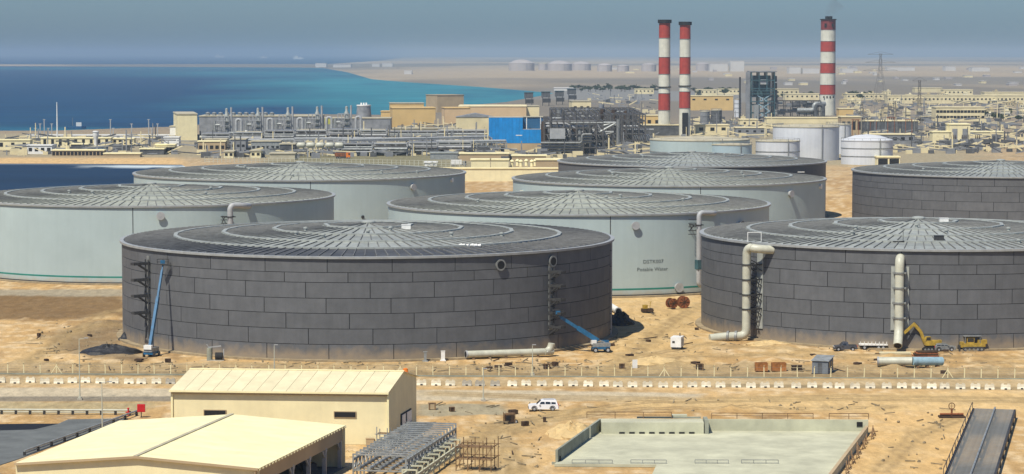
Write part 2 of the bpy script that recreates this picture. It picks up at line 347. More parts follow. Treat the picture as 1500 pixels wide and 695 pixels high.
def ground_c(P, z):
    x, y = P[:, 0], P[:, 1]; n1 = fbm(x/30, y/45, 5); n2 = fbm(x/6+50, y/12, 4); n3 = fbm(x/1.6+9, y/3.5, 3)
    col = lerp(np.tile([0.42, 0.265, 0.108], (len(P), 1)), (0.53, 0.36, 0.165), np.clip((n1-0.35)*3, 0, 1))
    col = lerp(col, (0.29, 0.185, 0.085), np.clip((n2-0.53)*3.5, 0, 0.8))
    col = lerp(col, (0.60, 0.46, 0.27), np.clip((n3-0.52)*5, 0, 0.75))
    def z_(px, c, w, a=1.0, nn=0.0):
        nonlocal col
        k = np.clip(sdist(P, zpoly(px))/w + 0.5 + nn*(n2-0.5)*4, 0, 1)*a; col = lerp(col, c, k)
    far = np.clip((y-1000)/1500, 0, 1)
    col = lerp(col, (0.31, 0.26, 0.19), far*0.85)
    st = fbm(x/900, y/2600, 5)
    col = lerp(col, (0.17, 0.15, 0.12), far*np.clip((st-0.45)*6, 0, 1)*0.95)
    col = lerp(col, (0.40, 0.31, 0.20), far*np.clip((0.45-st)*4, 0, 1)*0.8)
    # construction yard around the tanks: trampled, stained
    z_([(880, 436), (1040, 436), (1040, 545), (880, 545)], (0.52, 0.37, 0.17), 6, 0.6, 0.3)
    z_([(-200, 432), (186, 432), (186, 468), (-200, 472)], (0.17, 0.105, 0.045), 5, 0.9, 0.3)
    z_([(-200, 424), (186, 424), (186, 434), (-200, 434)], (0.30, 0.26, 0.18), 3, 0.9)
    z_([(60, 488), (185, 470), (200, 528), (100, 520)], (0.16, 0.115, 0.065), 4, 0.75, 0.5)
    # strip between fence and barriers, dusty road, berm
    z_([(-300, 529), (1800, 538), (1800, 549), (-300, 544)], (0.33, 0.245, 0.125), 3, 0.75, 0.25)
    z_([(-300, 542.5), (1800, 549), (1800, 556), (-300, 549.5)], (0.22, 0.165, 0.085), 2, 0.8, 0.15)
    z_([(-300, 552), (1800, 558), (1800, 570), (-300, 563)], (0.41, 0.32, 0.18), 3, 0.7)
    z_([(-300, 566), (780, 572), (1030, 577), (1020, 588), (780, 588), (-300, 581)], (0.47, 0.41, 0.29), 2.5, 0.85, 0.12)
    z_([(-300, 580.5), (262, 580.5), (262, 588), (-300, 588)], (0.20, 0.175, 0.13), 1.5, 0.9)
    z_([(-300, 589), (240, 589), (200, 606), (-300, 606)], (0.35, 0.29, 0.16), 3, 0.8, 0.1)
    z_([(612, 592), (735, 592), (750, 606), (700, 611), (612, 609)], (0.29, 0.265, 0.18), 2, 0.85, 0.25)
    z_([(900, 586), (1460, 572), (1800, 572), (1800, 604), (1290, 604), (900, 600)], (0.60, 0.42, 0.19), 6, 0.75, 0.3)
    z_([(1280, 606), (1420, 604), (1400, 720), (1230, 720)], (0.60, 0.40, 0.17), 4, 0.7, 0.2)
    z_([(1060, 562), (1800, 571), (1800, 575), (1060, 567)], (0.26, 0.20, 0.11), 1.5, 0.8, 0.1)
    # grey-brown car tracks swinging past the parked car
    for k, tr in enumerate(([(760, 695), (735, 640), (800, 617), (900, 604), (1010, 600), (1300, 597)], [(720, 695), (705, 640), (745, 622), (820, 606), (900, 597), (1050, 590)], [(640, 575), (800, 580), (1000, 585), (1240, 580), (1600, 585)], [(640, 578), (800, 584), (1000, 590), (1240, 585), (1600, 590)], [(890, 545), (930, 520), (960, 490), (1000, 462), (1030, 445)], [(895, 548), (950, 520), (1040, 505), (1100, 512), (1240, 522), (1500, 524)], [(910, 545), (1000, 526), (1120, 521), (1300, 528), (1500, 532)], [(40, 530), (90, 500), (140, 470), (180, 455)], [(50, 500), (110, 485), (182, 478)], [(640, 690), (690, 650), (720, 622), (790, 612), (860, 602)], [(1290, 690), (1340, 640), (1400, 615)])):
        pts = zpoly(tr); d = np.full(len(P), 1e9)
        for i in range(len(pts)-1):
            a, b = pts[i], pts[i+1]; ab = b-a; t = np.clip(((P-a)@ab)/(ab@ab), 0, 1); d = np.minimum(d, np.hypot(*(P-(a+t[:, None]*ab)).T))
        col = lerp(col, (0.25, 0.165, 0.078), np.clip(1.5-np.abs(d-0.9)*2.0, 0, 1)*np.clip(0.35+1.0*n2, 0, 1)*0.85)
        col = lerp(col, (0.38, 0.28, 0.13), np.clip(1-d/5, 0, 1)*0.5*(0.3+n1))
    # beach and peninsula
    sdc = np.clip(sdist(P, coast)/np.maximum(y/40, 1), -1, 5)
    z_([(-700, 231), (262, 231), (270, 241), (-700, 241)], (0.55, 0.37, 0.17), 8, 0.9, 0.2)
    z_([(-700, 196), (300, 196), (1300, 180), (1442, 215), (1442, 240), (700, 250), (262, 231), (-700, 231)], (0.30, 0.26, 0.17), 40, 0.9, 0.25)
    z_([(400, 227), (640, 227), (690, 246), (400, 246)], (0.17, 0.16, 0.09), 20, 0.85, 0.3)
    z_([(820, 129), (960, 133), (1100, 137), (1100, 150), (960, 148), (800, 146), (790, 138)], (0.20, 0.20, 0.19), 60, 0.9)
    z_([(1230, 122), (1700, 130), (1700, 113), (1230, 113)], (0.16, 0.15, 0.13), 400, 0.75, 0.1)
    return np.clip(col, 0.01, 0.9)
def sea_c(P, z):
    x, y = P[:, 0], P[:, 1]; p = F/y; u = 750 + x*p; v = HZ + (CH-SEA)*p      # where along the bay
    col = np.tile([0.003, 0.040, 0.098], (len(P), 1)); n = fbm(x/260, y/1100, 5); n2 = fbm(x/70+5, y/500, 4)
    d = -sdist(P, coast)
    turq = np.clip((u-300)/280 + (n-0.5)*1.8, 0, 1)*np.clip((v-99)/6, 0, 1)
    turq = np.maximum(turq, np.clip(1-np.abs(v-107-(u-300)*0.012)/9, 0, 1)*np.clip((u-60)/300 + (n-0.4), 0, 1)*0.75)
    turq = np.maximum(turq, np.clip(1-np.abs(v-100.5)/3.5, 0, 1)*0.55)
    turq = np.maximum(turq, np.clip((v-186+(260-u)*0.02)/7, 0, 1)*np.clip((u+400)/500, 0, 1)*np.clip((215-v)/10, 0, 1)*0.40)
    col = lerp(col, (0.026, 0.185, 0.225), turq)
    col = lerp(col, (0.008, 0.062, 0.125), np.clip((n2-0.5)*3, 0, 1)*0.5)
    inlet = np.clip((v-238)/3, 0, 1); col = lerp(col, (0.006, 0.022, 0.05), inlet)
    foam = inlet*np.clip(1-np.abs(v-244-(n2-0.5)*3)/3.2, 0, 1)*np.clip((u-90)/90, 0, 1)*np.clip((fbm(x/10, y/22, 4)-0.30)*5, 0, 1)
    foam = np.maximum(foam, np.clip(1-np.abs(d-10*(y/1300))/(5*(y/1300)), 0, 1)*0.25*np.clip((1800-y)/200, 0, 1))
    col = lerp(col, (0.62, 0.70, 0.70), foam)
    return col
rows_g = np.concatenate([np.arange(1100, 700, -12.0), np.arange(700, 430, -0.62), np.arange(430, 250, -1.6), np.arange(250, 83.4, -0.6)])
ground = sheet('ground', rows_g, 560, lambda Y: 130 + Y*0.34, ground_z, ground_c, M['ground'])
rows_s = np.concatenate([np.arange(330, 252, -1.5), np.arange(252, 232, -0.35), np.arange(232, 200, -1.5), np.arange(200, 84, -0.6), np.array([83, 82, 81.2])])
sea = sheet('sea', rows_s, 420, lambda Y: 260 + Y*0.42, lambda P: np.full(len(P), SEA), sea_c, M['water'])
mat('roof_seam', (0.20, 0.20, 0.19), 0.6, 0.1, 0.2, 0.5)
def G(x, y, dz=0.0):
    """ground point under a photo pixel"""
    P = gp(x, y)
    for _ in range(3):
        z = float(ground_z(np.array([[P.x, P.y]]))[0]); P = gp(x, y, z)
    P.z += dz; return P

# ------------------------------------------------------------------ storage tanks
TH = 20.0
ROWS = [2.90, 1.96, 3.10, 2.98, 3.03, 3.06, 2.97]           # plate courses from the top down
RINGS = [0.785, 0.59, 0.385, 0.18]                            # roof walkway rings, share of the radius
def roof_z(r, rise=3.0): return TH + 0.12 + rise*(1 - r)
def curved_plate(R0, R1, a0, a1, z0, z1, n=4):
    b = MB(); vs = []
    for i in range(n+1):
        a = a0 + (a1-a0)*i/n; c, s = math.cos(a), math.sin(a)
        vs += [(R0*c, R0*s, z0), (R1*c, R1*s, z0), (R1*c, R1*s, z1), (R0*c, R0*s, z1)]
    fs = []
    for i in range(n):
        o = 4*i; fs += [(o+1, o+5, o+6, o+2), (o+2, o+6, o+7, o+3), (o+4, o+5, o+1, o)]
    fs += [(0, 1, 2, 3), (4*n+3, 4*n+2, 4*n+1, 4*n)]
    return b.add(vs, fs)
def tank(key, label, dark, plates, roofbits, style='light', ribs=(144, 112, 80, 48, 20)):
    cx, cy, Rr = TANKS[key]
    t = thing('storage_tank', label, 'tank', (cx, cy, 0), 0, 'large storage tanks')
    MB().lathe([(Rr+1.3, -0.8), (Rr+1.3, 0.35), (Rr-0.5, 0.36)], 96).build('foundation_ring', 'footing', t)
    core = Rr - (0.10 if plates else 0.0)
    MB().lathe([(core, 0.2), (core, TH-0.05)], 180).build('shell', 'joint' if plates else ('shell_dark' if dark else 'shell_light'), t, smooth=30)
    if plates:
        N = 26; da = 2*math.pi/N; z1 = TH - 0.08
        for ri, h in enumerate(ROWS):
            g = 0.055; hh = h*(TH-0.4)/sum(ROWS); z0 = z1 - hh
            me = curved_plate(Rr-0.12, Rr, g/Rr*1.25, da - g/Rr*1.25, z0 + g, z1 - g).mesh('shell_plate', 20); me.materials.append(M['plate_dark'])
            off = [0.10, 0.42, 0.76, 0.08, 0.44, 0.80, 0.12][ri]*da
            for k in range(N): link('shell_plate', me, t, (0, 0, 0), off + k*da + (0 if key == 'A' else 0.11))
            z1 = z0
    # eave rim with its lip
    MB().lathe([(Rr+0.02, TH-0.30), (Rr+0.42, TH-0.28), (Rr+0.45, TH+0.16), (Rr-0.2, TH+0.18)], 180).build('rim', 'rim', t, smooth=40)
    # roof deck, stepped up at each ring
    MB().lathe([(Rr-0.1, TH+0.02), (0.05, TH+3.0)], 120).build('roof_deck', 'roof_deck', t, smooth=30)
    rr = [0.995] + RINGS + [0.02]
    for bi in range(5):
        ro, ri_ = rr[bi], rr[bi+1]; n = ribs[bi]; split = 2 if (bi == 0 and roofbits) else 1
        mname = 'roof_plate_dark' if (key == 'A' and bi == 0) else 'roof_plate_green' if key in 'BCDF' else 'roof_plate'
        for sgm in range(split):
            q0 = ri_ + (ro-ri_)*sgm/split; q1 = ri_ + (ro-ri_)*(sgm+1)/split
            da = 2*math.pi/n; gr = 0.09
            a0, a1 = gr/(Rr*q0), gr/(Rr*q1)
            def pl(rot, b):
                ra, rb = Rr*q0 + 0.1, Rr*q1 - 0.1; za, zb = roof_z(q0) + 0.05, roof_z(q1) + 0.05; vs = []
                for (r_, aa, zz) in ((ra, a0, za), (ra, da-a0, za), (rb, da-a1, zb), (rb, a1, zb)):
                    vs.append((r_*math.cos(rot+aa), r_*math.sin(rot+aa), zz))
                vs += [(p[0], p[1], p[2]-0.22) for p in vs]
                return b.add(vs, [(3, 2, 1, 0), (0, 1, 5, 4), (1, 2, 6, 5), (2, 3, 7, 6), (3, 0, 4, 7)])
            if roofbits and bi in (0, 1) and not (bi == 0 and sgm == 0):
                me = pl(0, MB()).mesh('roof_plate'); me.materials.append(M[mname])
                for k in range(n): link('roof_plate', me, t, (0, 0, 0), k*da)
            else:
                b = MB()
                for k in range(n): pl(k*da, b)
                tag(b.build('roof_plates', mname, t), kind='stuff')
    # standing seams between the plates
    for bi in range(5):
        ro, ri_ = rr[bi]*Rr - 0.3, rr[bi+1]*Rr + 0.5; n = ribs[bi]; b = MB()
        for k in range(n):
            a = 2*math.pi*k/n; c_, s_ = math.cos(a), math.sin(a); b.beam((ri_*c_, ri_*s_, roof_z(ri_/Rr)+0.10), (ro*c_, ro*s_, roof_z(ro/Rr)+0.10), 0.13, 0.30 if key in 'AGH' else 0.24)
        tag(b.build('roof_seams', 'roof_seam', t), kind='stuff')
    # walkway rings: straight lengths forming polygons
    for q, n in zip(RINGS, (36, 26, 16, 9)):
        zz = roof_z(q); ph = rng.random()*0.3; b = MB()
        for k in range(n):
            a, a2 = ph + 2*math.pi*k/n, ph + 2*math.pi*(k+1)/n; ro, ri_ = Rr*q + 0.45, Rr*q - 0.35
            vs = [(r_*math.cos(v), r_*math.sin(v), z) for z in (zz-0.1, zz+0.38) for (r_, v) in ((ri_, a), (ro, a), (ro, a2), (ri_, a2))]
            b.add(vs, [(4, 5, 6, 7), (1, 2, 6, 5), (3, 0, 4, 7)])
        b.build('roof_ring', 'kerb_metal', t)
    MB().lathe([(1.5, TH+2.9), (1.5, TH+3.5), (0.9, TH+3.7), (0.05, TH+3.8)], 20).build('roof_vent', 'kerb_metal', t, smooth=30)
    for k in range(7):
        a = -math.pi/2 + (k-3)*0.33 + rng.random()*0.15; q = 0.25 + rng.random()*0.6
        p = Vector((Rr*q*math.cos(a), Rr*q*math.sin(a), roof_z(q)))
        MB().lathe([(0.35, 0), (0.35, 0.55), (0.5, 0.6), (0.45, 0.85), (0.05, 0.95)], 10).build('roof_vent', 'kerb_metal', t, p, smooth=30)
    if style == 'light':
        MB().lathe([(Rr+0.03, 1.75), (Rr+0.03, 2.15)], 180).build('green_band', 'teal_paint', t, smooth=30)
        MB().lathe([(Rr+0.12, 0.30), (Rr+0.12, 0.62), (Rr, 0.63)], 180).build('base_flange', 'steel_dark', t, smooth=30)
    return t
def on_shell(key, px, z, out=0.0):
    """angle and local point on a tank's wall seen at pixel column px, height z"""
    cx, cy, Rr = TANKS[key]; Rr = Rr + out
    d = Vector(((px - IW/2)/F, 1.0)); d.normalize(); o = Vector((-cx, -cy))
    # the pitch hardly moves columns; refine once
    for _ in range(3):
        b = o.dot(d); disc = b*b - (o.dot(o) - Rr*Rr)
        if disc < 0: disc = 0
        t = -b - math.sqrt(disc); P = Vector((d.x*t, d.y*t, z))
        dep = P.y*_cp - (P.z-CH)*_sp; X = (px - IW/2)/F*dep; d = Vector((X, P.y)); d.normalize()
    a = math.atan2(P.y-cy, P.x-cx)
    return a, Vector((Rr*math.cos(a), Rr*math.sin(a), z))
def seam(t, key, px):
    a, p = on_shell(key, px, 10); Rr = TANKS[key][2]; w = 0.10/Rr
    curved_plate(Rr-0.02, Rr+0.03, a-w, a+w, 0.4, TH-0.3, 1).build('wall_seam', 'steel_dark', t)
def manhole(t, key, px, z, r=0.75, L=0.9, m='pipe_grey', open_=False):
    a, p = on_shell(key, px, z); o = Vector((math.cos(a), math.sin(a), 0)); q = p + o*L
    h = MB().tube([p - o*0.2, q - o*0.14, q - o*0.14, q], [r, r, r*1.18, r*1.18], 18).build('manhole', m, t, smooth=40)
    if open_: MB().tube([q + o*0.002, q + o*0.012], r*0.86, 18).build('manhole_bore', 'black', h)
    return h
tA = tank('A', 'front dark grey plated tank with blue boom lifts at both sides', True, True, True, 'dark')
tB = tank('B', 'pale grey tank at the left edge, above the damp brown ground', False, False, False, ribs=(130, 100, 72, 44, 20))
tC = tank('C', 'pale grey tank lettered Potable Water on its wall', False, False, False, ribs=(130, 100, 72, 44, 20))
tD = tank('D', 'pale tank in the second row right behind the lettered tank', False, False, False, ribs=(130, 100, 72, 44, 20))
tE = tank('E', 'farthest dark tank, in front of the low white tanks', True, False, False, 'dark', ribs=(130, 100, 72, 44, 20))
tF = tank('F', 'pale tank beside the small inlet, back left of the group', False, False, False, ribs=(130, 100, 72, 44, 20))
tG = tank('G', 'dark plated tank on the right with two tall cream pipes', True, True, True, 'dark')
tH = tank('H', 'dark plated tank cut by the right edge, further back', True, True, False, 'dark')
seam(tB, 'B', 195); seam(tC, 'C', 894); seam(tF, 'F', 455); seam(tD, 'D', 1026)
manhole(tB, 'B', 235, 17.6, 0.9, 0.9); manhole(tC, 'C', 930, 17.4, 0.85, 0.9); manhole(tC, 'C', 993, 2.0, 1.0, 0.8)
manhole(tF, 'F', 604, 17.2, 0.9, 0.9); manhole(tF, 'F', 661, 18.5, 0.6, 0.6, 'white_paint'); manhole(tD, 'D', 1157, 17.0, 0.9, 0.9); manhole(tD, 'D', 1201, 18.3, 0.6, 0.6, 'white_paint')
manhole(tA, 'A', 732, 17.9, 0.95, 0.5, 'steel_grey', True); manhole(tA, 'A', 808, 17.9, 0.95, 0.5, 'steel_grey', True)
manhole(tF, 'F', 531, 8.5, 0.45, 0.4, 'steel_dark')
# lettering on the tank wall, bent round the shell letter by letter
def shell_text(t, key, s, px, z, size, name='lettering'):
    cu = bpy.data.curves.new('lettering', 'FONT'); cu.body = s; cu.size = size; cu.align_x = 'CENTER'; cu.extrude = 0.0; cu.resolution_u = 2
    ob = bpy.data.objects.new('tmp', cu); C.objects.link(ob)
    dg = bpy.context.evaluated_depsgraph_get(); me = bpy.data.meshes.new_from_object(ob.evaluated_get(dg)); bpy.data.objects.remove(ob)
    a, p = on_shell(key, px, z); Rr = TANKS[key][2] + 0.05
    for v in me.vertices:
        x, y = v.co.x*1.12, v.co.y; aa = a + x/Rr; v.co = (Rr*math.cos(aa), Rr*math.sin(aa), z + y)
    me.materials.clear(); me.materials.append(M['text_black']); return link(name, me, t)
shell_text(tC, 'C', 'DSTK007', 957, 8.15, 1.22); shell_text(tC, 'C', 'Potable Water', 956, 6.3, 1.22)
# ------------------------------------------------------------------ foreground: sheds, basin, racks, fence, barriers
def neg(t): return tuple(-c for c in t.location)
def quadslab(b, p, th):
    """thin slab under a quad of points (given counter-clockwise from above)"""
    p = [Vector(q) for q in p]; n = (p[1]-p[0]).cross(p[3]-p[0]).normalized()*th
    vs = p + [q - n for q in p]; k = len(p)
    return b.add(vs, [tuple(range(k)), tuple(range(k, 2*k))[::-1]] + [(i, k+i, k+(i+1) % k, (i+1) % k) for i in range(k)])
def lpt(a, b, t): return Vector(a)*(1-t) + Vector(b)*t

# --- cream warehouse
c0 = gp(568, 652); e2 = Vector((math.sin(R(11)), math.cos(R(11)), 0)); e1 = Vector((math.cos(R(5)), -math.sin(R(5)), 0))
Lw, Dw, Hw = 33.0, 19.0, 8.0
fl = c0 - e1*Lw; br = c0 + e2*Dw; bl = fl + e2*Dw
wh = thing('warehouse', 'cream metal warehouse with pitched roof and two dark slot windows', 'warehouse', c0)
o = neg(wh); up = Vector((0, 0, 1))
def wallpoly(t, name, pts, th, m):
    return quadslab(MB(), pts, th).build(name, m, t, neg(t))
RH = 1.9
def u_(p, h): return p + up*h
wallpoly(wh, 'wall', [fl, c0, u_(c0, Hw), u_(fl, Hw)], 0.15, 'cream_wall')
wallpoly(wh, 'wall', [br, bl, u_(bl, Hw), u_(br, Hw)], 0.15, 'cream_wall')
wallpoly(wh, 'gable_wall', [c0, br, u_(br, Hw), u_(c0 + e2*Dw/2, Hw+RH), u_(c0, Hw)], 0.15, 'cream_wall')
wallpoly(wh, 'gable_wall', [bl, fl, u_(fl, Hw), u_(fl + e2*Dw/2, Hw+RH), u_(bl, Hw)], 0.15, 'cream_wall')
rA, rB = u_(fl - e1*0.3 + e2*Dw/2, Hw+RH+0.12), u_(c0 + e1*0.3 + e2*Dw/2, Hw+RH+0.12)
n = 15
for k in range(n):          # roof sheets, one by one
    for side in (0, 1):
        ea, eb = (u_(fl - e1*0.3 - e2*0.5, Hw+0.02), u_(c0 + e1*0.3 - e2*0.5, Hw+0.02)) if side == 0 else (u_(bl - e1*0.3 + e2*0.5, Hw+0.02), u_(br + e1*0.3 + e2*0.5, Hw+0.02))
        q = [lpt(ea, eb, (k+0.012)/n), lpt(ea, eb, (k+0.988)/n), lpt(rA, rB, (k+0.988)/n), lpt(rA, rB, (k+0.012)/n)]
        if side: q = q[::-1]
        quadslab(MB(), q, 0.10).build('roof_sheet', 'cream_roof_dull', wh, o)
MB().beam(rA + up*0.05, rB + up*0.05, 0.5, 0.12).build('ridge_cap', 'cream_roof', wh, o)
MB().beam(u_(fl - e1*0.3 - e2*0.62, Hw-0.12), u_(c0 + e1*0.3 - e2*0.62, Hw-0.12), 0.22, 0.26).build('gutter', 'cream_roof', wh, o)
MB().beam(u_(fl - e2*0.30, Hw-0.42), u_(c0 - e2*0.30, Hw-0.42), 0.1, 0.28).build('eave_trim', 'tan_wall', wh, o)
for p in (c0, fl): MB().beam(p - e2*0.1 - e1*(-0.08 if p is c0 else 0.0), u_(p - e2*0.1 - e1*(-0.08 if p is c0 else 0.0), Hw-0.3), 0.3, 0.3).build('corner_trim', 'cream_roof', wh, o)
for (x0, x1, y0, y1) in ((492.5, 523.5, 603.6, 610.2), (307.5, 339, 602, 608.2)):
    f = ((x0+x1)/2 - 262)/(568-262); c = fl + e1*Lw*f; w = (x1-x0)/ppm(c); zt = 4.55
    wd = MB().box((0, 0, 0), (w+0.24, 0.14, 0.98)).build('window', 'tan_wall', wh, c - e2*0.07 + up*zt - c0, -R(5))
    MB().box((0, -0.09, 0), (w, 0.06, 0.75)).build('pane', 'black', wd)
# open double door in the shaded gable
dq = c0 + e2*Dw*0.62; gd = math.atan2(e2.y, e2.x)
gn = Vector((e2.y, -e2.x, 0))
def gpanel(name, f0, f1, h0, h1, off, m, par=wh):
    a, b_ = c0 + e2*Dw*f0 + gn*off, c0 + e2*Dw*f1 + gn*off
    return quadslab(MB(), [u_(a, h0), u_(b_, h0), u_(b_, h1), u_(a, h1)], 0.08).build(name, m, par, o)
gpanel('doorway', 0.43, 0.80, 0.25, 3.5, 0.10, 'black')
for (f0, f1) in ((0.45, 0.57), (0.62, 0.78)):
    gpanel('door', f0, f1, 0.3, 3.3, 0.24, 'white_paint')
gpanel('door_rail', 0.62, 0.78, 1.5, 1.62, 0.33, 'steel_grey'); gpanel('door_handle', 0.555, 0.565, 1.4, 1.9, 0.33, 'steel_dark')
MB().box((0, 0, 0.15), (0.9, 6.5, 0.3)).build('doorstep', 'concrete', wh, dq - c0 + Vector((0.75, -0.1, 0)), -R(11))
b = MB().box((0, 0, 0.5), (1.2, 0.7, 1.0)).box((0, 0, 1.05), (1.3, 0.8, 0.08)); b.build('cabinet', 'tan_wall', wh, gp(542, 652.5) - c0)

# --- canopy hall
ce = 6.0; cr = 7.25
FR, FRr = gp(378, 687, ce), gp(507, 623, ce); RF, RFr = gp(198, 669, cr), gp(340, 607, cr); FL = RF*2 - FR; FL.z = ce; FLr = RFr*2 - FRr; FLr.z = ce
base = Vector((FR.x, FR.y, 0)); sh = thing('canopy_hall', 'low cream hall with broad pitched roof and open columned side', 'building', base); o = neg(sh)
n = 18
for (a, b_, a2, b2) in ((FL, RF, FLr, RFr), (RF, FR, RFr, FRr)):
    for k in range(n):
        t0, t1 = (k+0.004)/n, (k+0.996)/n
        quadslab(MB(), [lpt(a, a2, t0), lpt(b_, b2, t0), lpt(b_, b2, t1), lpt(a, a2, t1)], 0.10).build('roof_sheet', 'cream_roof', sh, o)
MB().beam(RF + up*0.06, RFr + up*0.06, 0.55, 0.10).build('ridge_cap', 'roof_flat', sh, o)
MB().beam(FL - up*0.1, RF - up*0.1, 0.18, 0.3).beam(RF - up*0.1, FR - up*0.1, 0.18, 0.3).build('verge_trim', 'tan_wall', sh, o)
g = lambda p, h=0.0: Vector((p.x, p.y, h))
ins = (FRr-FR).normalized()*0.5
wallpoly(sh, 'gable_wall', [g(FL)+ins, g(FR)+ins, FR+ins-up*0.12, RF+ins-up*0.12, FL+ins-up*0.12], 0.12, 'cream_wall')
wallpoly(sh, 'gable_wall', [g(FRr)-ins, g(FLr)-ins, FLr-ins-up*0.12, RFr-ins-up*0.12, FRr-ins-up*0.12], 0.12, 'cream_wall')
sx = Vector((-0.35, 0.05, 0))
wallpoly(sh, 'dark_side_sheet', [FR+sx-up*2.2, FRr+sx-up*2.2, FRr+sx-up*0.1, FR+sx-up*0.1], 0.1, 'tan_wall')
for k in range(30):
    p = lpt(FR, FRr, (k+0.5)/30); MB().box((0, 0, 0), (0.16, 0.55, 0.16), rz=-R(13)).build('purlin_end', 'cream_wall', sh, p - base + Vector((0.05, 0, -0.2)))
for k in range(6):
    q = lpt(FR, FRr, 0.03 + 0.94*k/5) + Vector((-0.6, 0, 0)); q.z = 0
    col = MB().box((0, 0, 2.0), (0.55, 0.35, 4.0)).build('column', 'pipe_grey', sh, q - base, -R(13))
    for s in (-1, 1): MB().beam((0, 0, 2.6), (0, s*1.3, 3.95), 0.22).build('brace', 'pipe_grey', col)
for k in range(6):
    q = lpt(FL, FLr, 0.03 + 0.94*k/5) + Vector((0.6, 0, 0)); q.z = 0
    MB().box((0, 0, 2.9), (0.5, 0.35, 5.8)).build('column', 'pipe_grey', sh, q - base, -R(13))
quadslab(MB(), [g(FL, 0.06), g(FR, 0.06), g(FRr, 0.06), g(FLr, 0.06)], 0.3).build('floor', 'lining_grey', sh, o)
wallpoly(sh, 'wall', [g(FLr)+Vector((0.3, -0.4, 0)), g(FL)+Vector((0.3, 0.6, 0)), FL+Vector((0.3, 0.6, -0.15)), FLr+Vector((0.3, -0.4, -0.15))], 0.1, 'cream_wall')
for (px, py, w, h) in ((440, 684, 1.6, 1.3), (462, 676, 1.2, 1.0), (452, 690, 2.0, 0.9)):
    p = gp(px, py); b = MB().box((0, 0, h/2+0.12), (w, w*0.8, h)).box((0, 0, 0.08), (w*1.1, w*0.9, 0.14))
    tag(b.build('packing_crate', 'grey_dark_block', None, p + Vector((0, 0, 0.06)), rng.random()), 'dark packing crate ' + ('on the hall floor nearest the open edge' if px == 440 else 'stored deepest under the hall roof' if px == 462 else 'low and wide, at the front of the open hall'), 'crate', 'crates stored under the hall roof')

# --- concrete basin
wz = 2.2
bLB, bLF = gp(878.6, 634.4), gp(812, 684); bRB, bRF = gp(1270, 636), gp(1222, 700)
ext = lambda a, b_, t: a + (b_-a)*t
bLF2, bRF2 = ext(bLB, bLF, 1.25), ext(bRB, bRF, 1.25)
ba = thing('settling_basin', 'pale concrete basin with slotted inlet block and handrails', 'basin', bLB); o = neg(ba)
quadslab(MB(), [bLF+up*0.02, gp(962, 685)+up*0.02, gp(935, 740)+up*0.02, bRF2+up*0.02, bRB+up*0.02, bLB+up*0.02], 0.4).build('floor', 'concrete_green', ba, o)
def wall(a, b_, h, th, m, name='wall', z0=-0.3):
    MB().beam(Vector(a)+up*((h+z0)/2), Vector(b_)+up*((h+z0)/2), th, h-z0).build(name, m, ba, o)
dL = (bLB-bLF).normalized()
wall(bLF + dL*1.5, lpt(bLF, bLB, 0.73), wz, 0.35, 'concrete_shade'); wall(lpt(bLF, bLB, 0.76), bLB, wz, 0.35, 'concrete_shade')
wall(bLB + Vector((-0.2, 0.2, 0)), bRB + Vector((0.2, 0.2, 0)), wz, 0.35, 'concrete_green')
wall(bRB, bRF2, wz*0.55, 0.3, 'concrete_green')
MB().beam(bRB + up*(wz*0.55+0.04), bRF2 + up*(wz*0.55+0.04), 0.5, 0.08).build('wall_coping', 'tan_wall', ba, o)
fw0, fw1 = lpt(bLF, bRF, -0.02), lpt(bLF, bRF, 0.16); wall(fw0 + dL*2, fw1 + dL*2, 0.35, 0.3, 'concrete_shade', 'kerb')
# inlet block with its eight slots
q0 = gp(881, 640); q1 = gp(1031, 640); blk = MB().box((0, 0, 0), (q1.x-q0.x, 4.0, wz*0.98)).build('inlet_block', 'concrete_green', ba, (q0+q1)/2 - bLB + Vector((0, 2.2, wz*0.49+0.02)))
for k in range(8):
    p = gp(911 + 14.6*k, 637.2, 0.25); sl = MB().box((0, 0, 0), (0.85, 0.08, 0.36)).build('slot', 'black', ba, Vector((p.x, q0.y+0.17, 0.52)) - bLB)
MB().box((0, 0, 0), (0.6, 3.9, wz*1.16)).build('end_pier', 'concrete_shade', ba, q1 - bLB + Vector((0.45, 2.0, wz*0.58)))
MB().box((0, -0.03, 0), (0.9, 0.06, 0.75)).build('outlet_opening', 'black', ba, lpt(bLB, bRB, 0.972) - bLB + up*1.5 + Vector((0, 0.0, 0)))
MB().box((0, 0, 0.55), (0.28, 0.12, 1.1)).build('outlet_opening', 'black', ba, lpt(bLF, bLB, 0.08) - bLB + Vector((0.25, -0.05, 0.05)))
pp = lpt(bLB, bRB, 0.30) + Vector((0, 1.6, 0)); MB().box((0, 0, wz+0.25), (2.4, 1.2, 0.5)).build('hatch_box', 'concrete_green', ba, pp - bLB)
MB().beam(lpt(bLB, bRB, 0.14) + Vector((0, 1.0, wz+0.12)), lpt(bLB, bRB, 0.38) + Vector((0, 1.0, wz+0.12)), 0.35, 0.25).build('cable_duct', 'concrete_shade', ba, o)
def rail(par, a, b_, h, n, m='wood', r=0.05, name='handrail'):
    a, b_ = Vector(a), Vector(b_); off = neg(par)
    rl = MB().beam(a+up*h, b_+up*h, r*2).beam(a+up*h*0.55, b_+up*h*0.55, r*1.4).build(name, m, par, off)
    for k in range(n+1):
        p = lpt(a, b_, k/n); MB().beam(p, p+up*h, r*2).build('post', m, rl)
rail(ba, bLB + Vector((-2, 0.6, wz)), lpt(bLB, bRB, 0.27) + Vector((0, 0.6, wz)), 1.0, 3)
rail(ba, lpt(bLB, bRB, 0.42) + Vector((0, 0.6, wz)), lpt(bLB, bRB, 0.80) + Vector((0, 0.6, wz)), 0.9, 4)
rail(ba, lpt(bLB, bRB, 0.86) + Vector((0, 0.6, wz)), bRB + Vector((0.3, 0.6, wz)), 0.9, 2)
